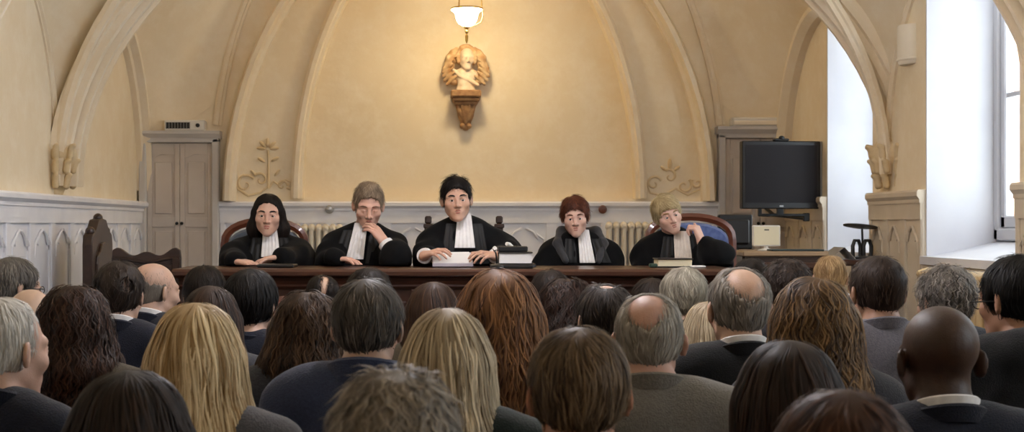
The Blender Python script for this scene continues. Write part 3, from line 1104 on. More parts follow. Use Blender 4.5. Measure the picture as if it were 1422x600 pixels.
# pier dados, coloured beige for the light falling there, and the panel under each sill
ycur = DB
n = 22
for a, b in WINS[:4]:
    L = ycur - b
    dado('trim_%d' % n, frame_m((XR, ycur - .002 if ycur == DB else ycur, 0), (0, -1, 0)), L, DAIS if b > 8.9 else 0, DADO + .02, max(2, round(L / .33)), M['dado_warm_lit'], .6); n += 1
    mbp = MB().box(XR - .02, XR + .01, a, b, 0, SILL - .05)
    struct('trim_%d' % n, mbp, M['dado_warm_lit']); n += 1
    ycur = a

# ------------------------------------------------------------------ doors
def panel_door(name, x0, x1, ztop, zbot, yface, leaf_m, frame_m_, leaves=2, tall=.62):
    d = empty(name, ((x0 + x1) / 2, yface, zbot)); d['kind'] = 'structure'
    def part(nm, mb, m, parent=d, **k):
        o = mb.build(nm, m, None, **k)
        o.parent = parent
        if parent is d:
            o.matrix_parent_inverse = Matrix.Translation(-d.location)
        return o
    fw = .055
    f = MB()
    f.box(x0, x0 + fw, yface - .10, yface - .002, zbot, ztop - .06, ch=.008)
    f.box(x1 - fw, x1, yface - .10, yface - .002, zbot, ztop - .06, ch=.008)
    f.box(x0, x1, yface - .10, yface - .002, ztop - .09, ztop - .04, ch=.006)
    cor = [(yface - .002, ztop - .055), (yface - .105, ztop - .055), (yface - .135, ztop - .022), (yface - .135, ztop), (yface - .002, ztop)]
    f.rings([[(x0 - .015, y, z) for y, z in cor], [(x1 + .015, y, z) for y, z in cor]], True)
    part('door_frame', f, frame_m_)
    a, b = x0 + fw, x1 - fw
    lw = (b - a) / leaves
    for i in range(leaves):
        l0, l1 = a + i * lw + .0015, a + (i + 1) * lw - .0015
        mb = MB()
        y0, y1 = yface - .045, yface - .004
        zt = ztop - .092
        st = lw * .15
        mb.box(l0, l1, y0 + .018, y1, zbot, zt)
        mb.box(l0, l0 + st, y0, y0 + .02, zbot, zt, ch=.003); mb.box(l1 - st, l1, y0, y0 + .02, zbot, zt, ch=.003)
        zr = 1.50
        for (za, zc) in ((zbot, zbot + .14), (zr - .04, zr + .035), (zt - .09, zt)):
            mb.box(l0 + st, l1 - st, y0, y0 + .02, za, zc, ch=.003)
        # shaped top of the upper panel
        c = (l0 + l1) / 2; w2 = (l1 - l0) / 2 - st
        pl = [(c - w2, zt - .08)] + [(c - w2 + 2 * w2 * q / 12, zt - .115 + .03 * math.sin(PI * q / 12) ** 2) for q in range(13)] + [(c + w2, zt - .08)]
        mb.prism([(x, z) for x, z in pl], y0 + .001, y0 + .02)
        # raised fields
        for (za, zc) in ((zbot + .17, zr - .07), (zr + .065, zt - .15)):
            mb.box(l0 + st + .02, l1 - st - .02, y0 + .006, y0 + .02, za, zc, ch=.008)
        lf = part('leaf', mb, leaf_m)
        if leaves == 2:
            kx = l1 - .018 if i == 0 else l0 + .018
            kb = MB().ball((kx, y0 - .022, 1.49), .013, 10).tube([(kx, y0, 1.49), (kx, y0 - .02, 1.49)], .006, 8)
            o = kb.build('knob', M['black_metal'], lf, True)
            o.parent = lf
            o.matrix_parent_inverse = Matrix.Identity(4)
    return d
panel_door('door_1', xb(196), xb(306), zb(183), DAIS, DB, M['door'], M['door_frame'])
panel_door('door_2', xb(995), xb(1113), zb(177), DAIS, DB, M['door'], M['door_frame'], leaves=2)

# ------------------------------------------------------------------ outside, light, camera
fac = empty('exterior_building', (12, 31, 0))
mbf = MB().box(11, 17, 26, 37, -4, 8)
o = mbf.build('wall', M['brick'], None); o.parent = fac; o.matrix_parent_inverse = Matrix.Translation(-fac.location)
for i in range(3):
    for j in range(3):
        wz = -2 + j * 3.2; wy = 27.5 + i * 3.2
        o = MB().box(10.93, 11.02, wy, wy + 1.2, wz, wz + 1.9, ch=.03).build('shutter', M['white_paint'], None)
        o.parent = fac; o.matrix_parent_inverse = Matrix.Translation(-fac.location)
tag(fac, 'pale brick building outside, glimpsed through the window glass at the right edge', 'building')

wd = bpy.data.worlds.new('overcast_sky')
scene.world = wd
wd.use_nodes = True
nt = wd.node_tree
bg = nt.nodes['Background']
bg.inputs['Color'].default_value = (.86, .93, 1.0, 1)
bg.inputs['Strength'].default_value = WORLD
for i, (a, b) in enumerate(WINS):
    l = bpy.data.lights.new('daylight_portal', 'AREA')
    l.shape = 'RECTANGLE'; l.size = b - a - .1; l.size_y = WTOP - SILL
    l.cycles.is_portal = True
    o = bpy.data.objects.new('daylight_portal', l)
    o.location = (WX + .06, (a + b) / 2, (SILL + WTOP) / 2)
    o.rotation_euler = (PI / 2, 0, PI / 2)
    link(o)

cam = bpy.data.cameras.new('camera')
cam.sensor_width = 36.
cam.lens = FPX / 1422 * 36
cam.shift_x = (711 - VX) / 1422
cam.shift_y = (VY - 300) / 1422
cam.clip_start = .05
cam.dof.use_dof = True
cam.dof.focus_distance = 6.0
cam.dof.aperture_fstop = 9.
co = bpy.data.objects.new('camera', cam)
co.location = (0, 0, CZ)
co.rotation_euler = (PI / 2, 0, 0)
link(co)
scene.camera = co
scene.view_settings.view_transform = 'Standard'
scene.view_settings.look = 'None'
scene.view_settings.gamma = 1
scene.view_settings.use_curve_mapping = False
scene.view_settings.exposure = EXPOSURE
scene.cycles.use_denoising = True
scene.cycles.max_bounces = 8
scene.cycles.diffuse_bounces = 5
scene.cycles.transparent_max_bounces = 12
scene.cycles.sample_clamp_indirect = 8
# ------------------------------------------------------------------ furniture and fittings
def child(mb, name, m, parent, **k):
    """part built in world coordinates and parented to a thing at its own origin"""
    o = mb.build(name, m, None, **k)
    o.parent = parent
    top = parent
    off = Vector((0, 0, 0))
    bpy.context.view_layer.update()
    o.matrix_parent_inverse = parent.matrix_world.inverted()
    return o

def loc_part(mb, name, m, parent, **k):
    return mb.build(name, m, parent, **k)

# --- the judges' bench: open at the back for the knees
SB = FPX / 7.2
BX0, BX1, BTOP = (249 - VX) / SB, (1016 - VX) / SB, 1.258
bench = empty('judges_bench', ((BX0 + BX1) / 2, 7.2, DAIS))
tag(bench, 'long dark mahogany bench with a moulded top in front of the five robed people', 'desk')
L = (BX1 - BX0) / 2; H = BTOP - DAIS
mb = MB()
pr = [(.60, H - .045), (.60, H), (-.03, H), (-.045, H - .012), (-.045, H - .030), (-.02, H - .045)]
mb.rings([[(-L - .03, y, z) for y, z in pr], [(L + .03, y, z) for y, z in pr]], True)
loc_part(mb, 'top', M['bench_top'], bench)
mb = MB()
mb.box(-L, L, .0, .03, 0, H - .045)
mb.box(-L, -L + .03, .03, .36, 0, H - .045); mb.box(L - .03, L, .03, .36, 0, H - .045)
pr = [(.0, H - .10), (-.012, H - .10), (-.022, H - .085), (-.012, H - .075), (-.016, H - .06), (-.03, H - .045), (.0, H - .045)]
mb.rings([[(-L, y, z) for y, z in pr], [(L, y, z) for y, z in pr]], True)
mb.box(-L, L, -.022, .0, 0, .10, ch=.006)
loc_part(mb, 'front_board', M['bench'], bench)
for i in range(7):
    a = -L + .05 + i * (2 * L - .1) / 7
    b = a + (2 * L - .1) / 7
    mb = MB()
    mb.box(a + .05, b - .05, -.018, .002, .16, H - .16, ch=.012)
    loc_part(mb, 'panel', M['bench'], bench)
    for x in ([a] if i else [a]) + ([b] if i == 6 else []):
        loc_part(MB().box(x - .035, x + .035, -.016, .0, .10, H - .10, ch=.006), 'pilaster', M['bench'], bench)

# --- upholstered judge's chair with an arched wooden frame
def judge_chair(x, y, ztop, w, fabric, label, wood_m, arms=True):
    o = empty('upholstered_chair', (x, y, DAIS))
    tag(o, label, 'chair')
    h = ztop - DAIS
    n = 14
    arch = [(-w / 2, .42)] + [(-w / 2, h - .14)] + [(-w / 2 * math.cos(PI * q / n) * 1.0, h - .14 + (.14) * math.sin(PI * q / n) ** .75) for q in range(1, n)] + [(w / 2, h - .14), (w / 2, .42)]
    mb = MB()
    mb.sweep([(p[0], .0, p[1]) for p in arch], [(-.022, -.025), (-.022, .025), (0, .034), (.022, .025), (.022, -.025)], (0, -1, 0))
    mb.box(-w / 2, w / 2, -.02, .02, .40, .46, ch=.006)
    loc_part(mb, 'back_frame', wood_m, o, smooth=True)
    pad = [(p[0] * .93, .46 + (p[1] - .46) * .955) for p in arch]
    mb = MB()
    ins = [(p[0] * .86, .50 + (p[1] - .46) * .88) for p in arch]
    mb.rings([[(x_, .015, z) for x_, z in pad], [(x_, -.02, z) for x_, z in pad], [(x_, -.045, z) for x_, z in ins]], True)
    loc_part(mb, 'backrest', fabric, o, smooth=True)
    mb = MB().box(-w / 2 + .01, w / 2 - .01, -.50, -.01, .26, .36, ch=.03)
    loc_part(mb, 'seat', fabric, o, smooth=True)
    for sx in (-1, 1):
        loc_part(MB().tube([(sx * (w / 2 - .02), .0, .42), (sx * (w / 2 - .01), .03, .2), (sx * (w / 2 - .01), .06, 0)], [.024, .022, .018], 8), 'leg', wood_m, o, smooth=True)
        loc_part(MB().tube([(sx * (w / 2 - .03), -.46, .28), (sx * (w / 2 - .03), -.47, .2), (sx * (w / 2 - .03), -.47, 0)], [.026, .022, .016], 8), 'leg', wood_m, o, smooth=True)
        if not arms:
            continue
        loc_part(MB().tube([(sx * w / 2, -.01, .62), (sx * (w / 2 + .035), -.12, .625), (sx * (w / 2 + .04), -.26, .61), (sx * (w / 2 + .03), -.29, .58), (sx * (w / 2), -.28, .30)],
                           [.018, .022, .024, .022, .018], 8), 'armrest', wood_m, o, smooth=True)
    return o
p = at(368, 307, 8.42); judge_chair(p.x, p.y, p.z, .47, M['steel_blue_fabric'], 'grey-blue padded wooden chair behind the long-haired judge at the left end', M['red_wood'])
p = at(958, 301, 8.42); judge_chair(p.x, p.y, p.z, .49, M['blue_fabric'], 'blue upholstered chair with arched wooden frame behind the blond judge', M['red_wood'], False)

# --- the president's chair: two square posts with finials, leather back
p = at(644, 300, 8.32)
o = empty('high_backed_chair', (p.x, p.y, DAIS))
tag(o, 'dark wooden chair with two square back posts behind the judge holding papers', 'chair')
h = p.z - DAIS
for sx in (-1, 1):
    mb = MB().box(sx * .205 - .022, sx * .205 + .022, -.02, .025, .0, h - .06, ch=.004)
    mb.box(sx * .205 - .028, sx * .205 + .028, -.026, .031, h - .07, h - .045, ch=.005)
    mb.box(sx * .205 - .020, sx * .205 + .020, -.018, .023, h - .045, h, ch=.008)
    loc_part(mb, 'back_post', M['dark_wood'], o)
    loc_part(MB().box(sx * .205 - .022, sx * .205 + .022, -.48, -.43, 0, .30, ch=.005), 'leg', M['dark_wood'], o)
mb = MB().box(-.185, .185, -.012, .016, .50, h - .10, ch=.01)
loc_part(mb, 'backrest', M['leather'], o)
loc_part(MB().box(-.185, .185, -.018, .02, h - .10, h - .06, ch=.006), 'top_rail', M['dark_wood'], o)
loc_part(MB().box(-.185, .185, -.48, -.02, .28, .36, ch=.025), 'seat', M['leather'], o)

# --- carved throne-like chair by the left wall, seen from its side
p = at(128, 303, 8.75)
o = empty('carved_armchair', (-1.90, 8.75, DAIS), PI / 2)
tag(o, 'tall dark wooden armchair seen from the side against the grey left wall', 'chair')
h = p.z - DAIS
mb = MB()
sil = [(-.27, .40), (-.27, h - .16), (-.25, h - .10), (-.17, h - .07), (-.10, h - .01), (0, h), (.10, h - .01), (.17, h - .07), (.25, h - .10), (.27, h - .16), (.27, .40)]
mb.prism(sil, .10, .16)
mb.prism([(x * .72, .46 + (z - .46) * .80) for x, z in sil], .085, .11)
loc_part(mb, 'backrest', M['dark_wood'], o, bevel=.006)
for bx_, bz_, br_ in ((0, .0, .030), (-.2, -.08, .03), (.2, -.08, .03)):
    loc_part(MB().ball((bx_, .13, h + bz_), (br_, .03, .03), 8), 'crest_knop', M['dark_wood'], o, smooth=True)
loc_part(MB().box(-.28, .28, -.40, .12, .38, .46, ch=.02), 'seat', M['leather'], o)
for sx in (-1, 1):
    loc_part(MB().tube([(sx * .26, .12, .72), (sx * .27, -.1, .73), (sx * .27, -.34, .72), (sx * .27, -.40, .69), (sx * .27, -.38, .66)], [.02, .024, .028, .028, .02], 8), 'armrest', M['dark_wood'], o, smooth=True)
    loc_part(MB().lathe([(.02, .0), (.03, .05), (.02, .12), (.032, .22), (.02, .32), (.028, .40), (.02, .46), (.026, .55), (.018, .62), (.024, .70)], 10, Matrix.Translation((sx * .26, -.34, 0))), 'leg', M['dark_wood'], o, smooth=True)
    loc_part(MB().box(sx * .26 - .025, sx * .26 + .025, .10, .16, 0, .42, ch=.004), 'leg', M['dark_wood'], o)

# --- low settle with a shaped crest, right of the armchair
p0, p1 = at(155, 345, 8.1), at(251, 345, 8.1)
o = empty('wooden_settle', ((p0.x + p1.x) / 2, 8.1, DAIS))
tag(o, 'dark wooden seat with a wavy carved top rail in front of the grey double door', 'bench')
w2 = (p1.x - p0.x) / 2; h = p0.z - DAIS
crest = [(-w2, h - .055), (-w2 + .005, h - .008), (-w2 + .02, h)] + [(-w2 + .03 + (2 * w2 - .06) * q / 20, h - .012 - .022 * math.sin(PI * q / 20) ** 2 + .016 * math.cos(4 * PI * q / 20)) for q in range(21)] + [(w2 - .02, h), (w2 - .005, h - .008), (w2, h - .055)]
mb = MB().prism([(-w2, .5)] + crest + [(w2, .5)], .0, .035)
mb.prism([(-w2 + .03, .56), (-w2 + .03, h - .09), (w2 - .03, h - .09), (w2 - .03, .56)], -.012, .002)
loc_part(mb, 'backrest', M['dark_wood'], o, bevel=.004)
loc_part(MB().tube([(-w2 + .03 + (2 * w2 - .06) * q / 20, -.006, h - .055 - .022 * math.sin(PI * q / 20) ** 2) for q in range(21)], .008, 6), 'moulding', M['dark_wood'], o, smooth=True)
loc_part(MB().box(-w2, w2, -.38, .03, .40, .46, ch=.015), 'seat', M['dark_wood'], o)
for sx in (-1, 1):
    loc_part(MB().box(sx * (w2 - .025) - .022, sx * (w2 - .025) + .022, -.02, .04, 0, h - .05, ch=.004), 'leg', M['dark_wood'], o)
    loc_part(MB().box(sx * (w2 - .025) - .022, sx * (w2 - .025) + .022, -.38, -.33, 0, .40, ch=.004), 'leg', M['dark_wood'], o)

# --- radiators
def radiator(x0, x1, y, z0, z1, label, m, axis_='x', pitch=.057, depth=.11):
    n = max(2, int(round((x1 - x0) / pitch)))
    o = empty('radiator', ((x0 + x1) / 2, y, z0) if axis_ == 'x' else (y, (x0 + x1) / 2, z0), 0 if axis_ == 'x' else -PI / 2)
    tag(o, label, 'radiator')
    L = x1 - x0; H = z1 - z0
    for i in range(n):
        c = -L / 2 + (i + .5) * L / n
        mb = MB()
        for dy in (-depth * .33, depth * .33):
            mb.tube([(c, dy, .04), (c, dy, H * .5), (c, dy, H - .035)], [.018, .016, .018], 8)
        r = pitch * .46
        for zc in (.035, H - .04):
            mb.tube([(c, -depth * .5, zc), (c, -depth * .4, zc + .004), (c, 0, zc + .02), (c, depth * .4, zc + .004), (c, depth * .5, zc)], [r * .5, r, r * 1.05, r, r * .5], 10)
        loc_part(mb, 'column', m, o, smooth=True)
    loc_part(MB().tube([(-L / 2 - .04, 0, .05), (L / 2 + .03, 0, .05)], .016, 8), 'pipe', m, o, smooth=True)
    for sx in (-1, 1):
        loc_part(MB().box(sx * (L / 2 - .04) - .012, sx * (L / 2 - .04) + .012, -.04, .04, -.06, .03, ch=.004), 'foot', m, o)
    return o
radiator(xb(411), xb(478), DB - .13, .51, zb(312), 'cream ribbed radiator between the two left judges', M['radiator'])
radiator(xb(838), xb(928), DB - .13, .51, zb(309), 'cream ribbed radiator between the two right judges', M['radiator'])
radiator(6.95, 7.85, XR - .12, .06, 1.245, 'beige ribbed radiator under the bright window sill', M['radiator_beige'], 'y', .05)

# --- small valves on the dado of the back wall
for px, lab in ((458, 'small grey knob on the dado cap above the left radiator'), (836, 'small brown knob on the dado above the right radiator')):
    p = at(px, 291, DB - .05)
    o = MB().lathe([(.012, 0), (.014, .03), (.03, .035), (.034, .05), (.026, .062), (.004, .066)], 14, Matrix.Translation((p.x, DB - .05, p.z)) @ Matrix.Rotation(PI / 2, 4, 'X')).build(
        'pipe_valve', M['silver'] if px < 600 else M['red_wood'], None, True, loc=(p.x, DB - .05, p.z))
    tag(o, lab, 'valve')

# --- boxes above the two doors
p0, p1 = at(229, 167, DB - .1), at(285, 181, DB - .1)
o = empty('wall_unit', ((p0.x + p1.x) / 2, DB - .07, zb(183)))
tag(o, 'white electrical box with a dark grille on top of the left door frame', 'speaker')
w2 = (p1.x - p0.x) / 2; h = p0.z - zb(183)
loc_part(MB().box(-w2, w2, -.06, .06, 0.001, h, ch=.008), 'casing', M['white_plastic'], o)
mb = MB().box(-w2 * .92, w2 * .28, -.064, -.058, h * .2, h * .78)
loc_part(mb, 'grille', M['black'], o)
for i in range(9):
    x = -w2 * .9 + i * (w2 * 1.16) / 8
    loc_part(MB().box(x - .002, x + .002, -.067, -.063, h * .22, h * .76), 'grille_bar', M['grey_plastic'], o)
loc_part(MB().lathe([(.016, 0), (.016, .006), (.010, .010)], 16, Matrix.Translation((w2 * .66, -.06, h * .5)) @ Matrix.Rotation(PI / 2, 4, 'X')), 'dial', M['black'], o, smooth=True)
p0, p1 = at(1016, 163, DB - .1), at(1086, 176, DB - .1)
o = empty('emergency_light', ((p0.x + p1.x) / 2, DB - .07, zb(177)))
tag(o, 'long flat white casing lying on the cornice of the right door', 'light fitting')
w2 = (p1.x - p0.x) / 2; h = p0.z - zb(177)
loc_part(MB().box(-w2, w2, -.05, .06, 0.001, h, ch=.012), 'casing', M['white_plastic'], o)
loc_part(MB().box(-w2 * .94, w2 * .94, -.058, -.048, h * .15, h * .62, ch=.006), 'diffuser', M['sconce'], o)

# --- pendant lamp
p = at(648, 13, 10.75)
o = empty('pendant_lamp', (p.x, p.y, p.z))
tag(o, 'lit white glass bowl lamp hanging above the wall bust', 'lamp')
R_ = 21.5 / (FPX / 10.75)
bowl = [(.008, -.128), (R_ * .30, -.122), (R_ * .54, -.102), (R_ * .68, -.072), (R_ * .73, -.038), (R_ * .80, -.022), (R_ * 1.0, -.006), (R_ * 1.0, .0), (R_ * .78, -.014), (R_ * .69, -.036), (R_ * .63, -.068), (R_ * .5, -.092), (R_ * .28, -.112), (.008, -.118)]
loc_part(MB().lathe(bowl, 28, None, False), 'glass_bowl', M['lamp_glass'], o, smooth=True)
rim = MB()
rim.tube([(R_ * math.cos(a), R_ * math.sin(a), .004) for a in [2 * PI * k / 32 for k in range(33)]], .007, 8)
loc_part(rim, 'rim', M['brass'], o, smooth=True)
for q in range(3):
    a = PI / 2 + q * 2 * PI / 3 + .52
    loc_part(MB().tube([(R_ * math.cos(a), R_ * math.sin(a), .0), (R_ * .9 * math.cos(a), R_ * .9 * math.sin(a), .2), (.03 * math.cos(a), .03 * math.sin(a), .62)], .004, 6), 'chain', M['brass'], o, smooth=True)
    loc_part(MB().tube([(R_ * 1.02 * math.cos(a), R_ * 1.02 * math.sin(a), .0), (R_ * 1.06 * math.cos(a), R_ * 1.06 * math.sin(a), -.05), (R_ * .9 * math.cos(a), R_ * .9 * math.sin(a), -.10), (.02 * math.cos(a), .02 * math.sin(a), -.135)], .0035, 6), 'bracket', M['brass'], o, smooth=True)
loc_part(MB().lathe([(.003, -.255), (.010, -.235), (.012, -.20), (.006, -.185), (.014, -.165), (.008, -.15), (.022, -.138), (.022, -.13), (.004, -.125)], 12), 'finial', M['brass'], o, smooth=True)
loc_part(MB().lathe([(.035, .60), (.04, .63), (.012, .66), (.010, 1.12), (.05, 1.16), (.05, 1.18)], 12), 'rod', M['brass'], o, smooth=True)

lamp0 = o  # the copies below are added, out of view, to brighten walls and faces
for y_, z_, lab in ((6.3, 2.82, 'added bowl lamp out of view above the front rows, brightening walls and faces'), (4.5, 2.62, 'added bowl lamp out of view above the middle rows, brightening walls and faces')):
    c_ = copy_tree(lamp0)
    c_.location = (XC, y_, z_)
    c_['label'] = lab
    for b_ in c_.children:
        if b_.name.startswith('glass_bowl'):
            b_.data = b_.data.copy(); b_.data.materials[0] = M['added_lamp_glass']
# --- bust on its carved console
p = at(647, 126, DB)
con = empty('wall_console', (p.x, DB + .12, p.z))
tag(con, 'brown carved wall bracket with a scrolled foot under the bust', 'bracket')
u = 1 / S_B
mb = MB()
for (hw, z0, z1, dep) in ((21, -.055, -.0005, .21), (19, -.085, -.055, .185), (16.5, -.11, -.085, .16)):
    mb.box(-hw * u, hw * u, -dep, .018, z0, z1, ch=.010)
loc_part(mb, 'shelf', M['console'], con)
F = Field(axis((-.12, .12, .005)), axis((-.19, .02, .005)), axis((-.32, -.09, .005)))
F.chain([(0, -.05, -.10), (0, -.055, -.18), (0, -.03, -.26)], [.078, .062, .040], .02)
for sx in (-1, 1):
    F.chain([(sx * .055, -.09, -.11), (sx * .045, -.10, -.16), (sx * .02, -.085, -.22)], [.028, .024, .018], .006)
    F.ell((sx * .022, -.06, -.275), (.026, .034, .024), .006)
    F.cone((sx * .030, -.135, -.12), .012, (sx * .012, -.10, -.22), .009, .004)
F.cone((0, -.13, -.12), .016, (0, -.09, -.25), .012, .005)
F.ell((0, -.045, -.295), (.024, .03, .018), .008)
V, Q = F.mesh(); np_mesh('corbel_scroll', V, Q, M['console'], con)
bust = empty('bust', (p.x, DB + .03, p.z))
tag(bust, 'pale marble bust wrapped in painted drapery on the wall under the lamp', 'sculpture')
F = Field(axis((-.20, .20, .0045)), axis((-.16, .10, .0045)), axis((-.002, .40, .0045)))
F.cone((0, 0, .012), .078, (0, 0, .035), .068, .01)
F.cone((0, .01, .03), .045, (0, .0, .08), .052, .03)
F.ell((0, .0, .125), (.100, .060, .062), .03)
F.cone((0, -.005, .15), .034, (.004, -.018, .21), .034, .02)
F.T = Xf(rot(.25, .12, .05), (.004, -.030, .255), .72)
head(F, ears=False)
F.T = ID
for q in range(5):
    F.cone((-.10 + .012 * q, -.035 - .004 * q, .165 - .012 * q), .012, (.045 + .012 * q, -.060, .075 - .008 * q), .013, .006)
V, Q = F.mesh(); np_mesh('figure', V, Q, M['stone'], bust)
F = Field(axis((-.22, .22, .0045)), axis((-.13, .11, .0045)), axis((.02, .40, .0045)))
rs = random.Random(3)
for i in range(15):             # curls round the head
    a = -2.0 + i * 4.0 / 14
    for rr, yy in ((.066, -.03), (.058, .01)):
        F.ell((.004 + rr * math.sin(a), yy, .265 + .085 * math.cos(a)), (.020 + rs.uniform(-.004, .004),) * 3, .006)
for sx in (-1, 1):              # mantle thrown over both shoulders
    for i in range(6):
        t = i / 5
        x = sx * (.085 + .055 * math.sin(PI * (.12 + .7 * t))); z = .085 + .16 * t
        F.ell((x, .015, z), (.046 + rs.uniform(-.006, .008), .045, .036), .014, R=rot(0, 0, rs.uniform(-.6, .6)))
        F.cone((x + sx * .042, -.005, z - .03), .013, (x - sx * .03, -.045, z + .03), .010, .005)
    F.chain([(sx * .13, -.01, .26), (sx * .10, .01, .30), (sx * .07, .02, .33)], [.034, .030, .022], .014)
V, Q = F.mesh(); np_mesh('drapery', V, Q, M['terracotta'], bust)

# --- wall sconce on the right pier
o = empty('wall_sconce', (XR, 8.46, at(1257, 90, 8.46).z))
tag(o, 'plain half-round plaster sconce high on the right pier', 'lamp')
hh = 54 / (FPX / 8.55)
ring = lambda r: [(-r * .72 * math.sin(PI * k / 16), -r * math.cos(PI * k / 16)) for k in range(17)]
mb = MB().rings([[(x, y, z) for x, y in ring(r)] for r, z in ((.085, 0), (.094, .012), (.100, .05), (.100, hh - .012), (.096, hh))], True)
loc_part(mb, 'shade', M['sconce'], o, smooth=True)
mb = MB().rings([[(x, y, z) for x, y in ring(r)] for r, z in ((.103, .022), (.106, .026), (.106, .034), (.103, .038))], True)
loc_part(mb, 'band', M['sconce'], o, smooth=True)

# --- television on its bracket
pc = at(1084, 243, 10.35)
s_ = FPX / 10.35
o = empty('television', (pc.x, pc.y, pc.z - .25), .10)
tag(o, 'black flat television on a wall arm beside the white window recess', 'television')
w2, h2 = 56 / s_, 47 / s_
T0 = Matrix.Translation((0, 0, .25))
mb = MB(T0)
mb.box(-w2, w2, -.02, .045, -h2, h2, ch=.006)
mb.box(-w2 * .8, w2 * .8, .04, .09, -h2 * .8, h2 * .8, ch=.02)
loc_part(mb, 'casing', M['black'], o)
loc_part(MB(T0).box(w2, w2 + .016, -.012, .05, -h2, h2, ch=.004), 'side_speaker', M['silver'], o)
loc_part(MB(T0).box(-w2 * .92, w2 * .90, -.0225, -.018, -h2 * .82, h2 * .88), 'screen', M['screen'], o)
loc_part(MB(T0).box(-.014, .014, -.0225, -.018, -h2 * .945, -h2 * .90), 'maker_plate', M['silver'], o)
mb = MB(T0)
mb.box(-w2 * .55, w2 * .75, .0, .03, -h2 - .055, -h2 - .035, ch=.004); mb.box(-.02, .02, .0, .03, -h2 - .05, -h2 + .02)
mb.box(w2 * .60, w2 * .75, .0, .03, -h2 - .09, -h2 - .03, ch=.004); mb.box(-w2 * .55, -w2 * .48, .0, .03, -h2 - .05, -h2 + .01)
mb.tube([(.0, .06, -h2 * .2), (.0, .3, -h2 * .2), (.04, DB - pc.y - .06, -h2 * .2)], .022, 8)
mb.tube([(w2 * .68, .03, -h2 - .07), (w2 * .3, .4, -h2 - .04), (.04, DB - pc.y - .07, -h2 * .3)], .014, 8)
loc_part(mb, 'bracket', M['black_metal'], o)
loc_part(MB(T0).box(-.055, .055, -.03, .02, h2, h2 + .018, ch=.006).ball((0, -.02, h2 + .022), (.022, .02, .016), 8), 'camera_bar', M['black'], o)

# --- clerk's desk on the right with its monitors
S8 = FPX / 8.5
cx0, cx1 = (1031 - VX) / S8, (1150 - VX) / S8
ctop = CZ - (349 - VY) / S8
desk = empty('clerk_desk', ((cx0 + cx1) / 2, 8.5, DAIS))
tag(desk, 'pale topped desk with a dark front below the television', 'desk')
L = (cx1 - cx0) / 2; H = ctop - DAIS
loc_part(MB().box(-L, L, -.02, .55, H - .03, H, ch=.006), 'top', M['pale_wood'], desk)
loc_part(MB().box(-L + .02, L, .0, .03, .0, H - .03), 'front_board', M['dark_wood'], desk)
loc_part(MB().box(-L + .12, L + .02, -.05, .0, H - .10, H - .065, ch=.006), 'rail', M['bench_top'], desk)
for sx in (-1, 1):
    loc_part(MB().box(sx * (L - .025) - .02, sx * (L - .025) + .02, .03, .52, .0, H - .03), 'side_board', M['dark_wood'], desk)
o = MB().box(-.155, .155, .0, .14, .0, .010, ch=.004).build('desk_blotter', mat('teal_blotter', '#27393c', .7), None)
o.location = ((1108 - VX) / S8, 8.49, ctop + .001); tag(o, 'dark teal blotter lying on the pale desk below the television', 'blotter')
# cream panel monitor
p = at(1064, 342, 8.68)
o = empty('desktop_monitor', (p.x, p.y, ctop), -.05)
tag(o, 'small cream coloured screen on a white foot on the pale desk', 'monitor')
s_ = FPX / 8.68
zz = p.z - ctop
mb = MB().box(-19 / s_, 19 / s_, -.012, .018, zz + .0, zz + 29 / s_, ch=.005)
loc_part(mb, 'casing', M['white_plastic'], o)
loc_part(MB().box(-17.5 / s_, 17.5 / s_, -.0145, -.011, zz + .008, zz + 27.5 / s_), 'screen', M['cream'], o)
loc_part(MB().box(-.014, .014, -.0165, -.0135, zz + .096, zz + .102), 'badge', M['black'], o)
loc_part(MB().tube([(0, .01, .008), (0, .012, zz + .03)], [.014, .012], 8), 'stem', M['white_plastic'], o, smooth=True)
loc_part(MB().lathe([(.05, .0), (.05, .006), (.02, .014), (.012, .016)], 18), 'foot', M['white_plastic'], o, smooth=True)
# black monitor seen from behind, left of it
p = at(1021, 346, 9.35)
o = empty('desktop_monitor', (p.x, 9.35, DAIS), .15)
tag(o, 'black panel screen on a stand between the blue chair and the cream screen', 'monitor')
s_ = FPX / 9.35
z0 = p.z - DAIS; h = 48 / s_
mb = MB().box(-25 / s_, 24 / s_, -.02, .02, z0, z0 + h, ch=.008)
mb.box(-18 / s_, 18 / s_, -.045, -.015, z0 + .03, z0 + h - .03, ch=.012)
loc_part(mb, 'casing', M['black'], o)
loc_part(MB().box(-23 / s_, 22 / s_, .019, .022, z0 + .012, z0 + h - .012), 'screen', M['screen'], o)
loc_part(MB().tube([(0, 0, .02), (0, 0, z0 + .02)], .025, 10), 'pole', M['black_metal'], o, smooth=True)
loc_part(MB().lathe([(.2, 0), (.2, .015), (.05, .03), (.03, .05)], 20), 'base', M['black_metal'], o, smooth=True)

# side table at the far right with the open folder and the black desk stand
S9 = FPX / 8.75
tx0, tx1 = (1140 - VX) / S9, (1222 - VX) / S9
ttop = CZ - (361 - VY) / S9
o = empty('side_table', ((tx0 + tx1) / 2, 8.75, DAIS))
tag(o, 'brown wooden side table at the foot of the white window recess', 'table')
L = (tx1 - tx0) / 2; H = ttop - DAIS
loc_part(MB().box(-L, L, -.05, .42, H - .035, H, ch=.006), 'table_top', M['bench_top'], o)
for sx in (-1, 1):
    for yy in (-.01, .38):
        loc_part(MB().box(sx * (L - .04) - .02, sx * (L - .04) + .02, yy - .02, yy + .02, 0, H - .035, ch=.004), 'leg', M['bench'], o)
p = at(1168, 361, 8.78)
f = empty('open_folder', (p.x, p.y, ttop))
tag(f, 'grey and white open folder standing tent-like on the brown side table', 'folder')
hh = 17 / S9
loc_part(MB().prism([(-.085, .001), (-.083, .001), (.022, hh), (.018, hh + .002)], -.0, .22), 'cover', mat('grey_board', '#8f8a82', .7), f)
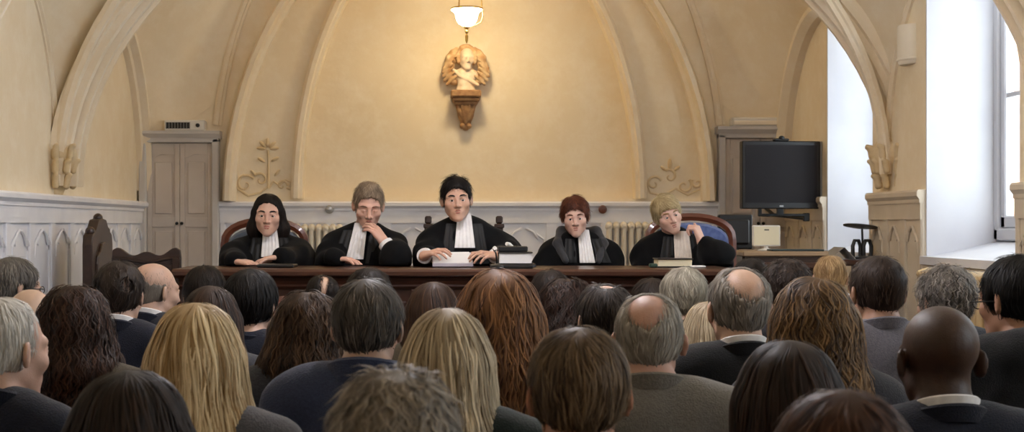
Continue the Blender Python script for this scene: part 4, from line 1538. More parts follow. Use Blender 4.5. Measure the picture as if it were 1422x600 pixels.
loc_part(MB().prism([(.018, hh + .002), (.022, hh), (.088, .001), (.092, .001)], -.01, .21), 'sheet', M['paper'], f)
p = at(1197, 358, 9.02)
o = empty('document_camera', (p.x, p.y, ttop))
tag(o, 'black desk stand with a flat round head on the side table against the white recess', 'desk lamp')
s_ = FPX / 9.02
z1 = CZ - (315 - VY) / s_ - ttop
loc_part(MB().lathe([(.065, 0), (.065, .012), (.03, .02)], 20), 'base', M['black'], o, smooth=True)
for sx in (-1, 1):
    x = sx * .034
    loc_part(MB().tube([(x - .022, 0, .01), (x - .024, 0, .08), (x - .012, 0, .115), (x + .012, 0, .115), (x + .024, 0, .08), (x + .022, 0, .01)], .0125, 8), 'hoop', M['black'], o, smooth=True)
loc_part(MB().tube([(0, .0, .015), (.004, 0, .1), (0, 0, z1)], .007, 8), 'stem', M['black_metal'], o, smooth=True)
loc_part(MB().lathe([(.015, -.012), (.07, -.006), (.105, .0), (.105, .006), (.02, .014)], 24, Matrix.Translation((-.01, 0, z1)) @ Matrix.Rotation(.12, 4, 'Y')  @ Matrix.Rotation(-.10, 4, 'X')), 'round_head', M['black'], o, smooth=True)

# --- plaster ornaments: relief scrolls on the wall bands and leaf corbels under the transverse rib
def scroll(mb, c, r, turns, a0, sgn, y, th):
    pts = []
    for q in range(22):
        t = q / 21
        a = a0 + sgn * turns * 2 * PI * t
        rr = r * (1 - .85 * t)
        pts.append((c[0] + rr * math.cos(a), y, c[1] + rr * math.sin(a)))
    mb.tube(pts, [th * (1 - .5 * q / 21) for q in range(22)], 7)
def relief(name, items):
    mb = MB()
    for it in items:
        k = it[0]
        if k == 's':
            _, px, py, r, turns, a0, sg = it
            scroll(mb, (xb(px), zb(py)), r * u, turns, a0, sg, DB - .006, .012)
        elif k == 't':
            mb.tube([(xb(x), DB - .006, zb(y)) for x, y in it[1]], [.010 * v for v in it[2]], 7)
        else:
            _, px, py, rx, rz_, an = it
            mb.ball((0, 0, 0), (rx * u, .022, rz_ * u), 8, Matrix.Translation((xb(px), DB - .002, zb(py))) @ Matrix.Rotation(an, 4, 'Y'))
    return struct(name, mb, M['plaster_relief'], smooth=True)
relief('trim_40', [('t', [(373, 262), (373, 245), (373, 222), (372, 208)], [1.2, 1, .9, .8])] +
       [('b', 372 + 9 * math.cos(a), 207 - 9 * math.sin(a), 6.5, 2.6, -a) for a in (.1, .75, 1.57, 2.4, 3.04)] + [('b', 363, 222, 6, 2.5, .5), ('b', 382, 221, 6, 2.5, -.5)] +
       [('s', 341, 256, 14, 1.1, .6, 1), ('s', 362, 250, 10, 1.0, 2.4, -1), ('t', [(327, 246), (330, 262), (345, 272), (362, 268), (373, 258)], [.6, 1, 1.1, 1, .8]),
        ('t', [(373, 262), (380, 252), (388, 258), (397, 250), (406, 254)], [1, 1, .9, .8, .5]), ('s', 392, 258, 8, 1., 0, 1), ('b', 352, 240, 5, 2, .9), ('b', 336, 245, 5, 2, -.7), ('b', 385, 240, 6, 2.2, -.9), ('b', 402, 262, 5, 2, .3)])
relief('trim_41', [('s', 908, 255, 11, 1.1, .4, 1), ('s', 930, 245, 10, 1.0, 2.2, -1), ('s', 950, 258, 11, 1.1, .9, -1), ('s', 968, 254, 8, 1., 2.6, 1),
                   ('t', [(897, 252), (903, 268), (920, 272), (938, 262), (955, 271), (974, 262)], [.5, .9, 1, 1, .9, .5]), ('b', 930, 228, 3, 8, 0), ('b', 921, 234, 5, 2.2, .7), ('b', 940, 234, 5, 2.2, -.7)])
k = 42
for sx in (-1, 1):
    x0 = XL if sx < 0 else XR + .05
    F = Field(axis((x0 - .24, x0 + .24, .008)), axis((YT - .42, YT + .18, .008)), axis((1.60, 2.05, .008)))
    yc = YT - .12
    F.cone((x0, yc, 1.69), .05, (x0 - sx * .03, yc, 1.90), .125, .02)
    rs = random.Random(5)
    for lvl, n in ((0, 5), (1, 6), (2, 5)):
        for i in range(n):
            a = -1.2 + 2.4 * i / (n - 1)
            zz = 1.72 + lvl * .09
            r = .115 + .018 * lvl
            xx = x0 - sx * (r * math.cos(a) - .01); yy = yc + r * 1.2 * math.sin(a)
            F.chain([(xx, yy, zz), (xx - sx * .012 * math.cos(a), yy + .015 * math.sin(a), zz + .05), (xx - sx * .035 * math.cos(a), yy + .03 * math.sin(a), zz + .062)], [.022, .019, .014], .006)
    V, Q = F.mesh()
    o = np_mesh('trim_%d' % k, V, Q, M['plaster_relief']); o['kind'] = 'structure'; k += 1

# --- things lying on the judges' bench
def book(name, px, py, d, w, dep, th, rz, label, cat, cover, pages, extra=None):
    p = at(px, py, d)
    o = empty(name, (p.x, d, p.z), rz)
    tag(o, label, cat)
    mb = MB()
    mb.box(-w / 2, w / 2, 0, dep, th - .006, th, ch=.002); mb.box(-w / 2, w / 2, 0, dep, 0, .006, ch=.002)
    mb.box(-w / 2, w / 2, dep - .006, dep, 0, th, ch=.002)
    loc_part(mb, 'cover', cover, o)
    loc_part(MB().box(-w / 2 + .006, w / 2 - .006, .008, dep - .006, .006, th - .006), 'page_block', pages, o)
    return o
ZT = BTOP + .0015
def pxz(d): return VY + (CZ - ZT) * FPX / d       # picture row of the bench top at distance d
o = MB().box(-.105, .105, 0, .18, 0, .018, ch=.004).build('folder', M['black'], None)
q = at(712, pxz(7.27), 7.27); o.location = (q.x, 7.27, ZT); o.rotation_euler = (0, 0, .03)
tag(o, 'flat black folder on the bench under the thick white-paged book', 'folder')
q = at(715, 0, 7.42)
b = book('law_book', 716, pxz(7.30) - .019 * FPX / 7.30, 7.30, .175, .14, .062, -.02, 'thick black-covered book with white pages right of the judge holding papers', 'book', M['black'], M['paper'])
q = at(713, 0, 7.33)
o = MB().box(-.075, .075, 0, .10, 0, .028, ch=.005).build('spectacle_case', M['black'], None)
o.location = (q.x, 7.33, ZT + .019 + .062 + .001); o.rotation_euler = (0, 0, .08)
tag(o, 'small black case lying on top of the thick white-paged book', 'case')
def microphone(px, d, h, lean, label):
    q = at(px, 0, d)
    o = empty('microphone', (q.x, d, ZT)); tag(o, label, 'microphone')
    loc_part(MB().lathe([(.036, 0), (.036, .012), (.022, .02), (.008, .024)], 18), 'base', M['black'], o, smooth=True)
    pts = [(0, 0, .02), (lean * .1, -.0, h * .5), (lean * .5, -.01, h * .85), (lean, -.03, h)]
    loc_part(MB().tube(pts, .004, 6), 'gooseneck', M['black_metal'], o, smooth=True)
    loc_part(MB().tube([pts[-1], (lean * 1.2, -.045, h + .012), (lean * 1.35, -.06, h + .016)], [.008, .012, .010], 10), 'capsule', M['white_plastic'], o, smooth=True)
microphone(690, 7.245, .088, -.01, 'thin microphone with a white tip left of the thick book on the bench')
microphone(735, 7.53, .105, -.09, 'thin microphone with a white tip behind the thick book on the bench')
b = book('law_book', 938, pxz(7.42), 7.42, .185, .15, .046, .02, 'black book with cream page edges in front of the blond judge', 'book', M['black'], M['cream'])
o = MB().box(-.035, .035, 0, .06, 0, .010, ch=.003).build('card_box', M['paper'], None)
q = at(971, 0, 7.38); o.location = (q.x, 7.38, ZT); o.rotation_euler = (0, 0, .1)
tag(o, 'small flat white box right of the cream-edged book on the bench', 'box')
o = MB().box(-.095, .095, 0, .16, 0, .016, ch=.004).build('folder', M['black'], None)
q = at(382, 0, 7.40); o.location = (q.x, 7.40, ZT); o.rotation_euler = (0, 0, -.05)
tag(o, 'flat black folder on the bench in front of the long-haired judge', 'folder')
o = MB().box(-.02, .02, 0, .05, 0, .02, ch=.005).build('stamp_box', mat('dark_green_plastic', '#2c4236', .5), None)
q = at(908, 0, 7.40); o.location = (q.x, 7.40, ZT)
tag(o, 'small dark green box left of the cream-edged book on the bench', 'box')
# the president's sheaf of papers, tilted up towards the reader
q = at(629, 0, 7.46)
sheaf = empty('paper_sheaf', (q.x, 7.46, ZT + .004), .04)
tag(sheaf, 'sheaf of white papers held tilted by the judge in the middle', 'papers')
R1 = Matrix.Rotation(.27, 4, 'X')
loc_part(MB(R1).box(-.105, .105, 0, .20, 0, .016), 'paper_stack', M['paper_grey'], sheaf)
loc_part(MB(R1 @ Matrix.Rotation(.03, 4, 'Z')).box(-.100, .102, .005, .20, .0165, .0185), 'top_sheet', M['paper'], sheaf)
# ------------------------------------------------------------------ the five judges
RAISE = .052
def cut_desk(F, d, low=.075):
    """cloth and hands rest on the bench top instead of sinking into it"""
    yb = 7.2 + .60 - d + .012
    Y = F.ax[1][None, :, None]; Z = F.ax[2][None, None, :]
    box = np.maximum(np.maximum(Y - yb, Z - (BTOP - DAIS + .008)), (BTOP - DAIS - low) - Z)
    F.F = np.maximum(F.F, -box).astype(np.float32)
def judge(label, px, pyt, d, T_args, arms, style, hs, hcol, skin, jab, brow, iris='dark', lids=0., sc=1., bw=1.12, body_px=None, seed=1, sleeves=None, cuff=None, hood=None, chub=1.08, lipc='#a8685c', headx=0., heady=0.):
    s = FPX / d
    pt = at(px, pyt, d)
    zt = pt.z - DAIS
    bx = at(body_px or px, pyt, d).x
    hx = pt.x - bx
    hy, pitch, roll_ = T_args
    T = Xf(rot(hy, pitch, roll_), (hx + headx, -.03 + heady, zt - .118 * sc), sc)
    F = Field(axis((-.36, -.30, .01), (-.30, .30, .0048), (.30, .36, .01)), axis((-.56, -.46, .02), (-.46, .11, .0048), (.11, .2, .012)),
              axis((-.005, zt - .92, .03), (zt - .92, zt - .46, .016), (zt - .46, zt + .015, .0048)))
    F.T = T
    head(F, lids=lids, chub=chub)
    nk = T.p((0, .026, -.045))
    F.T = ID
    zt += RAISE + (1 - sc) * .20
    F.cone(nk, .053 * sc, (0, .055, zt - .315), .056, .02)
    torso(F, zt, -.004, .95, arms=False, slope=.035)
    legs(F, zt, -.004)
    for S, E, W, hd in arms:
        sx = 1 if S[0] > 0 else -1
        F.chain([S, E, W], [.050, .042, .028], .02, k0=.03)
        hand(F, W, hd['d'], hd['n'], hd.get('curl', (.25, .35, .3)), hd.get('side', 1), hd.get('spread', .25), hd.get('thumb', .6), .93)
    cut_desk(F, d)
    V, Q = F.mesh()
    o = np_mesh('person', V, Q, skin_mat(skin), loc=(bx, d, DAIS))
    tag(o, label, 'person', 'judges in black robes behind the bench')
    face_parts(T, o, hair_mat(*hcol) if False else mat('brow_' + brow.strip('#'), brow, .8), mat('lip_' + lipc.strip('#'), lipc, .5), M['iris_dark'] if iris == 'dark' else M['iris_grey'], lids)
    st = dict(STY[style]); st.update(hs)
    hair('hair', st, T, hair_mat(*hcol), o, seed=seed)
    # robe
    F = Field(axis((-.42, .42, .0085)), axis((-.47, .27, .0085)), axis((zt - .92, zt - .21, .0085)))
    torso(F, zt, .026, bw * .92, arms=False, slope=.035)
    F.ell((0, .02, zt - .84), (.19, .14, .10), .06)
    # front profile of the robe for the bands laid on it
    neg = F.F < 0
    fi = np.where(neg.any(1), neg.argmax(1), len(F.ax[1]) - 1)
    fy = F.ax[1][fi]
    for (S, E, W, hd) in arms:
        sx = 1 if S[0] > 0 else -1
        S2 = (S[0] + sx * .010, S[1], S[2] - .0)
        Wv, Ev = Vector(W), Vector(E)
        end = tuple(Wv.lerp(Ev, hd.get('bare', .18)))
        F.chain([S2, E, end], [.058, .064, hd.get('cuff_r', .054)], .05, k0=.06)
        # fabric hanging from the raised or bent arm down to the flank
        F.cone(tuple(Vector(S2).lerp(Ev, .5)), .055, (S2[0] * 1.0, S2[1] - .02, zt - .62), .09, .09)
        F.cone(tuple(Ev), .06, (E[0] * .85, E[1] * .2 + .03, zt - .70), .08, .08)
    X = F.ax[0][:, None, None]; Y = F.ax[1][None, :, None]; Z = F.ax[2][None, None, :]
    kk = px * .13
    F.F = F.F + (.0055 * np.sin(X * 62 + 5 * np.sin(Z * 6 + kk) + 3 * np.sin(Y * 14) + kk) * np.clip((zt - .32 - Z) * 6, 0, 1) + .0045 * np.sin(Y * 58 + 4 * np.sin(Z * 8 + X * 6) + kk) * np.clip(np.abs(X) * 8 - .9, 0, 1) + .004 * np.sin(X * 24 - Z * 34 + Y * 18 + kk) * np.sin(Z * 19 + X * 9 + kk)).astype(np.float32)
    cut_desk(F, d, .6)
    V, Q = F.mesh()
    robe = np_mesh('robe', V, Q, M['robe'], o)
    def front(x, z):
        i = np.clip((x - F.ax[0][0]) / .0085, 0, len(F.ax[0]) - 1.01); k = np.clip((z - F.ax[2][0]) / .0085, 0, len(F.ax[2]) - 1.01)
        i0, k0 = int(i), int(k); a, b = i - i0, k - k0
        return float((fy[i0, k0] * (1 - a) + fy[i0 + 1, k0] * a) * (1 - b) + (fy[i0, k0 + 1] * (1 - a) + fy[i0 + 1, k0 + 1] * a) * b)
    def band(name, m, xc0, xc1, w0, w1, ztop, zbot, off, pleat=0., npl=5, th=.006, nu=20, nv=24):
        rows = []
        zbot = max(zbot, DESK + .012)
        bs = [min(front(x, min(ztop + (zbot - ztop) * j / nv, zt - .31)) for x in (xc0 - w0 / 2, xc0, xc0 + w0 / 2)) for j in range(nv + 1)]
        for _ in range(6):
            bs = [sum(bs[max(j - 1, 0):j + 2]) / len(bs[max(j - 1, 0):j + 2]) for j in range(nv + 1)]
        for j in range(nv + 1):
            t = j / nv
            z = ztop + (zbot - ztop) * t
            xc = xc0 + (xc1 - xc0) * t; w = w0 + (w1 - w0) * t
            row = []
            xs_ = [xc - w / 2 + w * i / nu for i in range(nu + 1)]
            base = bs[j]
            for i, x in enumerate(xs_):
                y = base - off - pleat * (.5 + .5 * math.sin(2 * PI * npl * i / nu)) * min(1, t * 3 + .25)
                row.append((x, y, z))
            row += [(x, y + th, z) for x, y, z in row[::-1]]
            rows.append(row)
        return MB().rings(rows, True).build(name, m, o, True)
    jx0, jx1, w0, w1, jt, jb, jm = jab
    band('jabot', jm, jx0, jx1, w0, w1, jt(zt), jb(zt), .010, .0035, 5)
    for sx in (-1, 1):
        band('satin_facing', M['satin'], jx0 + sx * .072, jx1 + sx * .095, .05, .075, zt - .30, zt - .56, .004, .003, 2)
    ring_band(.070, .068, (0, .052, zt - .305), .06, .030, .010, .003, .45).build('robe_collar', M['robe'], o, True)
    ring_band(.060, .060, (0, .050, zt - .288), .045, .026, .006, .001, .15).build('shirt_collar', M['white_cloth'], o, True)
    for (S, E, W, hd) in arms:
        if hd.get('cuff'):
            Wv, Ev = Vector(W), Vector(E)
            le = (Ev - Wv).length
            t1 = hd['bare']; t0 = max(t1 - (hd['cuff_r'] + .028) / le, .02)
            a, b = Wv.lerp(Ev, t0), Wv.lerp(Ev, t1)
            MB().tube([tuple(a), tuple(a.lerp(b, .5)), tuple(b)], [.041, .043, .044], 16).build('cuff', M['white_cloth'], o, True)
    if hood:
        F = Field(axis((-.22, .22, .008)), axis((-.14, .22, .008)), axis((zt - .46, zt - .20, .008)))
        for sx in (-1, 1):
            F.chain([(0, .125, zt - .27), (sx * .095, .085, zt - .262), (sx * .125, -.0, zt - .33), (sx * .09, -.09, zt - .42)], [.028, .030, .028, .018], .02)
        V, Q = F.mesh(); np_mesh('hood', V, Q, hood, o)
    return o

M['robe'] = mat('black_robe_wool', '#0c0c0e', .9, '#08080a', scale=40, bump=.12, bscale=200, sheen=.03, spec=.15)
M['satin'] = mat('black_satin', '#0b0b0d', .55, spec=.3)
M['jabot'] = mat('white_pleated_linen', '#efedec', .85, '#e4e2e2', scale=30, sheen=.2)
M['jabot_cream'] = mat('cream_pleated_linen', '#ddd2c6', .85, '#d0c4b8', scale=30, sheen=.2)
M['grey_hood'] = mat('dark_grey_hood', '#2e2e33', .8, '#242428', scale=30, sheen=.2)

DESK = BTOP - DAIS       # bench top above the dais
def arm(S, E, W, **hd):
    return (S, E, W, hd)

# 1: long dark hair, hands folded on the bench
zt = at(373, 271, 7.98).z - DAIS
judge('judge with long dark hair in black robe, hands together on the bench', 373, 271, 7.98, (.06, .08, .03),
      [arm((-.158, .045, zt - .35), (-.185, -.03, DESK + .03), (-.135, -.345, DESK + .030), d=(.85, -.45, -.12), n=(0, -.1, 1), curl=(.2, .3, .25), side=1, bare=.05, cuff=False),
       arm((.158, .045, zt - .35), (.162, -.03, DESK + .03), (.10, -.26, DESK + .05), d=(-.95, -.25, -.1), n=(0, 0, 1), side=-1, bare=.0)],
      'long', dict(L=.19, W=.080, D=.10, t=.008, wrap=92, fz=-.008, fr=.100, fx=.086, fy=.104, fringe=.06, n=800, tv=.2, part=(.01, -.09, .05, .125)), ('#120d0b', '#2a201b'), '#cfa793', (.012, .02, .075, .105, lambda z: z - .245, lambda z: z - .405, M['jabot']), '#1d1512', seed=11, sc=.94)
# 2: grey-blond, head bowed on his hand
zt = at(512, 259, 7.92).z - DAIS
judge('judge with short grey-blond hair in black robe resting face on a raised hand', 512, 259, 7.92, (.10, .30, .03),
      [arm((-.158, .045, zt - .35), (-.172, -.02, DESK + .02), (-.14, -.25, DESK + .045), d=(.9, -.3, -.1), n=(0, 0, 1), side=1, bare=.0),
       arm((.158, .045, zt - .35), (.185, -.26, DESK + .05), (.122, -.215, zt - .305), d=(-.60, .16, .80), n=(.62, -.62, .48), curl=(.35, .55, .45), side=-1, spread=.15, thumb=.5, bare=.80, cuff=True, cuff_r=.054)],
      'short', dict(t=.010, top=.010, fz=-.010, fr=.100, fx=.092, fy=.098, len=.045, curl=(.35, .04), mess=.8, lift=.006, fringe=.12), ('#655546', '#b7a288'), '#d0a491', (-.012, -.045, .07, .095, lambda z: z - .262, lambda z: z - .46, M['jabot']), '#6b5140', iris='grey', lids=1., body_px=505, seed=12, sc=.95)
# 3: the president, reading
zt = at(634, 250, 7.80).z - DAIS
judge('black-haired judge in the middle of the bench, holding a sheaf of papers', 634, 250, 7.80, (.03, .02, -.05),
      [arm((-.158, .045, zt - .35), (-.172, -.03, DESK + .055), (-.205, -.255, DESK + .058), d=(.65, -.62, .25), n=(-.35, -.2, .9), curl=(.30, .55, .4), side=1, spread=.2, thumb=.7, bare=.36, cuff=True, cuff_r=.052),
       arm((.158, .045, zt - .35), (.245, -.03, DESK + .055), (.165, -.255, DESK + .058), d=(-.62, -.62, .10), n=(.35, -.2, .9), curl=(.30, .55, .4), side=-1, spread=.2, thumb=.7, bare=.36, cuff=True, cuff_r=.052)],
      'short', dict(t=.010, top=.010, fz=-.015, fr=.098, fx=.090, fy=.094, len=.05, curl=(.35, .05), mess=1.0, lift=.008, fringe=.15, part=(.03, -.06, .05, .125)), ('#0d0a0a', '#231c1a'), '#c79d87', (.01, .012, .072, .11, lambda z: z - .245, lambda z: z - .43, M['jabot']), '#140f0d', body_px=642, seed=13, bw=1.12, sc=.94, chub=1.12)
# 4: auburn hair
zt = at(798, 277, 8.0).z - DAIS
judge('auburn-haired judge in black robe with grey hood, right of the thick book', 798, 277, 8.0, (-.10, .12, -.06),
      [arm((-.158, .045, zt - .35), (-.225, .0, DESK - .10), (-.10, -.12, DESK - .27), d=(.75, -.6, -.1), n=(0, -.1, 1), side=1, bare=.0, curl=(.3, .4, .3)),
       arm((.158, .045, zt - .35), (.160, .0, DESK - .10), (.10, -.12, DESK - .27), d=(-.75, -.6, -.1), n=(0, -.1, 1), side=-1, bare=.0, curl=(.3, .4, .3))],
      'full', dict(t=.014, top=.006, fz=-.024, fr=.098, fx=.082, fy=.096, len=.055, fringe=.25, part=(-.02, -.08, .05, .13), curl=(.5, .05), ears=False, n=1000, mess=.7, lift=.007, zmin=-.05, nape=.02), ('#3a1d13', '#7a4630'), '#d3aa98', (.012, .03, .06, .085, lambda z: z - .25, lambda z: z - .455, M['jabot']), '#5d3a2a', sc=.85, body_px=806, seed=14, hood=M['grey_hood'], bw=1.15)
# 5: blond, head leaning on a fist
zt = at(926, 274, 8.02).z - DAIS
judge('blond judge in black robe leaning the head on a fist at the right end', 926, 274, 8.02, (.12, .10, -.30),
      [arm((-.158, .045, zt - .35), (-.145, .0, DESK - .10), (-.08, -.12, DESK - .27), d=(.95, -.2, -.1), n=(0, 0, 1), side=1, bare=.0),
       arm((.158, .045, zt - .35), (.20, -.20, DESK + .05), (.118, -.15, zt - .245), d=(-.35, .12, .93), n=(.75, -.55, .3), curl=(1.1, 1.3, .8), side=-1, spread=.02, thumb=.4, bare=.30, cuff=False, cuff_r=.052)],
      'full', dict(t=.014, top=.006, fz=-.036, fr=.095, fx=.080, fy=.096, len=.07, fringe=.35, curl=(.15, .06), ears=False, sweep=.5, n=1000, mess=.6, lift=.006, part=(-.035, -.09, .05, .125)), ('#86704a', '#e3d0a4'), '#d6ae9c', (.025, .03, .085, .095, lambda z: z - .27, lambda z: z - .44, M['jabot_cream']), '#9a7a52', iris='grey', sc=.85, body_px=938, seed=15, headx=.0)

# ------------------------------------------------------------------ the audience
DK = ('#0f0b09', '#2b211b'); BR = ('#1f130d', '#4d3423'); MB_ = ('#2e1f16', '#6b4e38'); AU = ('#452a1b', '#a8784f'); GR = ('#4a443e', '#8f867b')
LG = ('#8d867c', '#d0c8bc'); BL = ('#8e6f45', '#eed7ad'); DBL = ('#6a5840', '#e2cfae'); SP = ('#2a2420', '#6a5f55')
S1, S2_, S3, S4 = '#b3927f', '#c29d89', '#a58071', '#3d291f'
NAVY, BLK, CHAR, OLIVE = ('#161a2b', '#10131f'), ('#101013', '#0b0b0d'), ('#3a3a40', '#2c2c32'), ('#4a4030', '#393123')
JACKETS = dict(navy=NAVY)
SPECS = []
def A(*a, **k):
    SPECS.append((a, k))
# front rows, in front of the bench
A('grey-haired man in glasses at the far left edge, turned to the right', 22, 362, 330, 'short', ('#3d3935', '#938d85'), S1, NAVY, 'suit', yaw=.9, glasses=True, hs=dict(t=.014))
A('bald tan head half hidden behind the curly brown-haired woman at far left', 44, 402, 412, None, None, '#b39680', CHAR, 'shirt', sc=1.0)
A('dark-haired man with a small bald spot in navy suit, left of the bald grey man', 167, 368, 377, 'crown', ('#1a1411', '#45382f'), S1, NAVY, 'suit', yaw=.12, hs=dict(t=.014, bald=(.0, .082, .072, .032, .036, .040), curl=(.5, .04)))
A('bald man with cropped grey sides and white collar turned right, below the door', 216, 366, 339, 'bald', GR, S1, NAVY, 'suit', yaw=.75, hs=dict(t=.003, len=.018, w=.0016, lift=.002, rise=.3, bald=(0, .0, .09, .125, .088, .080)))
A('dark head directly above the bright blonde woman, nearest the bench', 285, 377, 308, 'full', DK, S2_, BLK, 'knit')
A('woman with straight dark brown hair just behind the bright blonde woman', 293, 403, 421, 'long', ('#1c1310', '#4a3528'), S2_, CHAR, 'knit', hs=dict(L=.30))
A('young man with thick black hair and navy top, neck bare', 350, 383, 385, 'full', ('#0a0808', '#1d1816'), S2_, NAVY, 'knit', yaw=.25, hs=dict(t=.017))
A('reddish-haired woman half hidden beside the black-haired young man', 399, 416, 362, 'bob', ('#3a1f16', '#6b4030'), S2_, OLIVE, 'knit', yaw=.5, sc=.92)
A('small bald crown ringed by dark hair just below the bench edge', 448, 385, 308, 'bald', DK, '#bd9a83', BLK, 'suit', sc=.92, pitch=.25, hs=dict(t=.007, rise=.5, bald=(-.014, .090, .022, .066, .075, .062)))
A('dark-haired head hidden behind the man in the blue jacket', 512, 378, 339, 'short', DK, S2_, BLK, 'suit', hs=dict(t=.018))
A('woman with straight brown hair between the blue-jacketed man and the auburn woman', 601, 397, 377, 'long', BR, S2_, OLIVE, 'knit', hs=dict(L=.26, W=.075))
A('dark-haired head right of the auburn woman, near the bench', 764, 383, 308, 'full', ('#15100e', '#3a2f29'), S2_, BLK, 'knit', bw=.84, hs=dict(curl=(.5, .04)))
A('woman with dark curly hair in glasses turned right beside the thin-crowned man', 790, 395, 372, 'curly', ('#150d0a', '#3b251b'), S2_, BLK, 'knit', yaw=.55, glasses=True, hs=dict(L=.18, W=.10))
A('dark-haired man with a thinning crown turned left, behind the grey-shirted man', 838, 397, 430, 'crown', ('#1c1715', '#4c433d'), S1, BLK, 'suit', yaw=-.25)
A('dark head hidden behind the balding man in the grey shirt', 905, 395, 325, 'full', ('#140f0d', '#3a2d26'), S2_, BLK, 'knit', bw=.84)
A('person with wavy grey-blond hair and black top right of the grey-shirted man', 949, 376, 385, 'short', ('#6f685c', '#c6beac'), S2_, BLK, 'knit', sc=.92, bw=.84, hs=dict(t=.014, curl=(.3, .05), mess=.3, rise=.6))
A('small dark head above the shoulder of the man with white collar, by the bench', 1042, 361, 308, 'short', DK, S2_, BLK, 'suit', sc=.9)
A('dark wavy-haired head with greying right side behind the long wavy-haired woman', 1092, 367, 336, 'curlyshort', ('#1e1613', '#4a3d36'), S2_, CHAR, 'knit', bw=.84, hs=dict(t=.020))
A('blond-haired child-sized person in white shirt below the side table', 1153, 358, 300, 'short', ('#7d6040', '#d2b284'), S2_, ('#dedad8', '#d2cecc'), 'shirt', yaw=.2, sc=.86, bw=.8, pitch=.2)
A('sliver of blonde hair between the grey-haired person and the balding man', 985, 424, 455, 'long', DBL, S2_, BLK, 'knit', sc=.86, bw=.8)
A('man with cropped dark hair and grey shirt right of the wavy-haired woman', 1216, 358, 432, 'crop', ('#1d1512', '#4b3b31'), '#a37c66', ('#716f77', '#605e66'), 'shirt', yaw=-.2, hs=dict(t=.007))
A('person with curly salt-and-pepper hair below the window sill', 1311, 375, 390, 'curlyshort', ('#3b3632', '#a8a098'), S1, CHAR, 'suit', yaw=-.3)
A('black-haired man in black hoodie and glasses at the right edge', 1410, 361, 495, 'short', ('#080707', '#1b1817'), '#a57c65', ('#131316', '#0d0d10'), 'hoodie', yaw=-.45, glasses=True, bw=1.05, hs=dict(t=.014))
# middle rows
A('man with thin white hair and dark jacket cut by the left edge', 8, 417, 610, 'short', ('#aaa49b', '#efece6'), '#c09a87', NAVY, 'coat', yaw=.55, hs=dict(t=.006, n=1000, len=.04, mess=.25, rise=.4, lift=.003, bald=(0, -.045, .105, .060, .060, .050)))
A('woman with thick curly dark brown hair and olive top at left', 105, 405, 470, 'curly', ('#1c110c', '#4a2f20'), S2_, OLIVE, 'knit', hs=dict(L=.26, W=.10, t=.018))
A('woman with wavy brown hair and grey top left of the blue jacket', 427, 415, 460, 'curly', ('#21160f', '#5e4531'), S2_, CHAR, 'knit', sc=.95, hs=dict(L=.22, W=.10, curl=(.6, .07)))
A('man with dark grey hair in a blue jacket left of centre', 512, 394, 540, 'short', ('#262220', '#776e65'), S1, ('#363e56', '#2d344b'), 'coat', yaw=.18, bw=1.1, hs=dict(t=.012, n=900))
A('woman with long wavy auburn hair in front of the papers', 693, 385, 545, 'wavy', AU, S2_, ('#16211c', '#0f1713'), 'knit', hs=dict(L=.30, W=.105))
A('man with a pink bald crown, grey sides and grey shirt', 901, 410, 560, 'bald', ('#736c63', '#bdb5a9'), '#ba917f', ('#77726a', '#68645d'), 'shirt', yaw=.12, bw=1.1, hs=dict(t=.006, lift=.003, rise=.6, n=800, bald=(.008, .085, .052, .065, .062, .092)))
A('man with a large bald crown, grey hair, dark suit and white collar', 1025, 374, 495, 'bald', ('#5c564f', '#a59d93'), '#bd9a84', BLK, 'suit', yaw=-.1, bw=1.1, hs=dict(t=.008, lift=.003, rise=.6, n=800, bald=(.0, .085, .056, .070, .068, .088)))
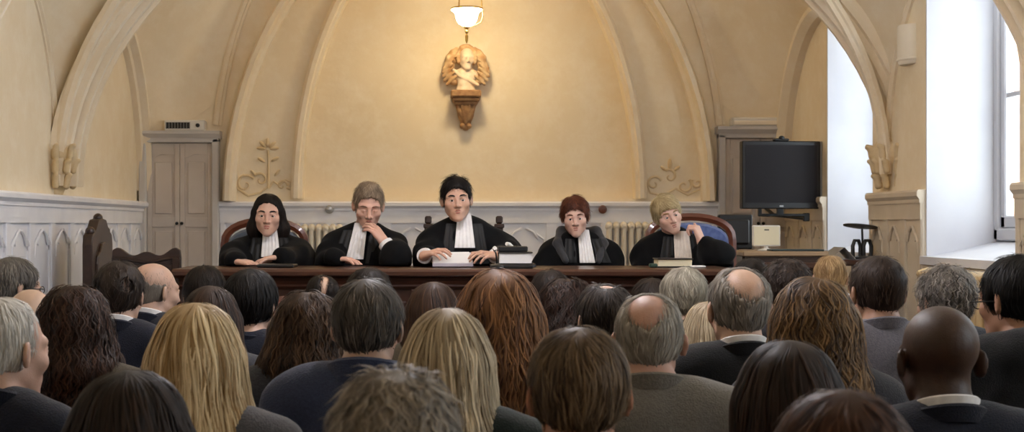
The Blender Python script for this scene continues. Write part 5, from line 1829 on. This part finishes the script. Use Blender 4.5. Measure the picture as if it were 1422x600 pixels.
A('woman with long wavy light brown hair before the grey-shirted cropped man', 1128, 393, 560, 'wavy', ('#2e1f15', '#98764f'), S2_, CHAR, 'knit', hs=dict(L=.34, W=.098, t=.013, curl=(.65, .09), tip=1.05))
A('woman with long bright blonde straight hair at left', 274, 430, 655, 'long', BL, S2_, ('#54545a', '#45454b'), 'knit', hs=dict(L=.34, W=.100, n=1000, t=.014))
A('woman with long ash-blonde straight hair at centre', 621, 436, 640, 'long', DBL, S2_, ('#16211c', '#0f1713'), 'knit', hs=dict(L=.33, W=.084, t=.012, n=900))
A('bald dark-skinned man in navy suit with white collar at right', 1303, 425, 668, None, None, S4, NAVY, 'suit', yaw=.0, bw=1.12, sc=.98, chub=1.05)
# nearest rows, cut by the bottom of the picture
A('person with short brown hair and ears showing at bottom centre', 803, 462, 770, 'short', ('#35281e', '#8f775c'), '#b07b62', BLK, 'coat', hs=dict(t=.010, n=1100, len=.06, curl=(.1, .05)))
A('woman with straight dark brown hair parted in the middle at bottom right', 1093, 480, 775, 'long', ('#160f0c', '#402d24'), S2_, BLK, 'knit', hs=dict(L=.32, W=.076, t=.010, n=900, tv=.2))
A('dark brown head cut off by the bottom edge at left', 183, 526, 880, 'bob', ('#120c0a', '#32241d'), S2_, BLK, 'knit', hs=dict(n=800))
A('curly grey head cut off by the bottom edge at centre', 548, 530, 905, 'curlyshort', ('#5b5249', '#a89c8d'), S2_, CHAR, 'coat', hs=dict(n=900, t=.018, curl=(.9, .035)))
A('reddish-brown head just showing at the bottom edge at right', 1166, 567, 1000, 'full', ('#2c1a14', '#5d3d2e'), S2_, BLK, 'knit', hs=dict(n=800))

# the scale (pixels per metre) that seats each of them in a row of their own, nobody in another's lap
SETTLED = [331, 416, 374, 339, 308, 451, 403, 364, 308, 334, 376, 308, 339, 441, 308, 374, 334, 366, 308, 411, 434, 388, 496, 611, 513, 509, 588, 506, 610, 482, 548, 703, 694, 636, 848, 752, 879, 1077, 1081]
for (a, k), s_ in zip(SPECS, SETTLED):
    a, k = list(a), dict(k)
    k['sc'] = k.get('sc', 1.) * min(max(a[3] / s_, .86), 1.13)
    a[3] = s_
    audience(*a, **k)
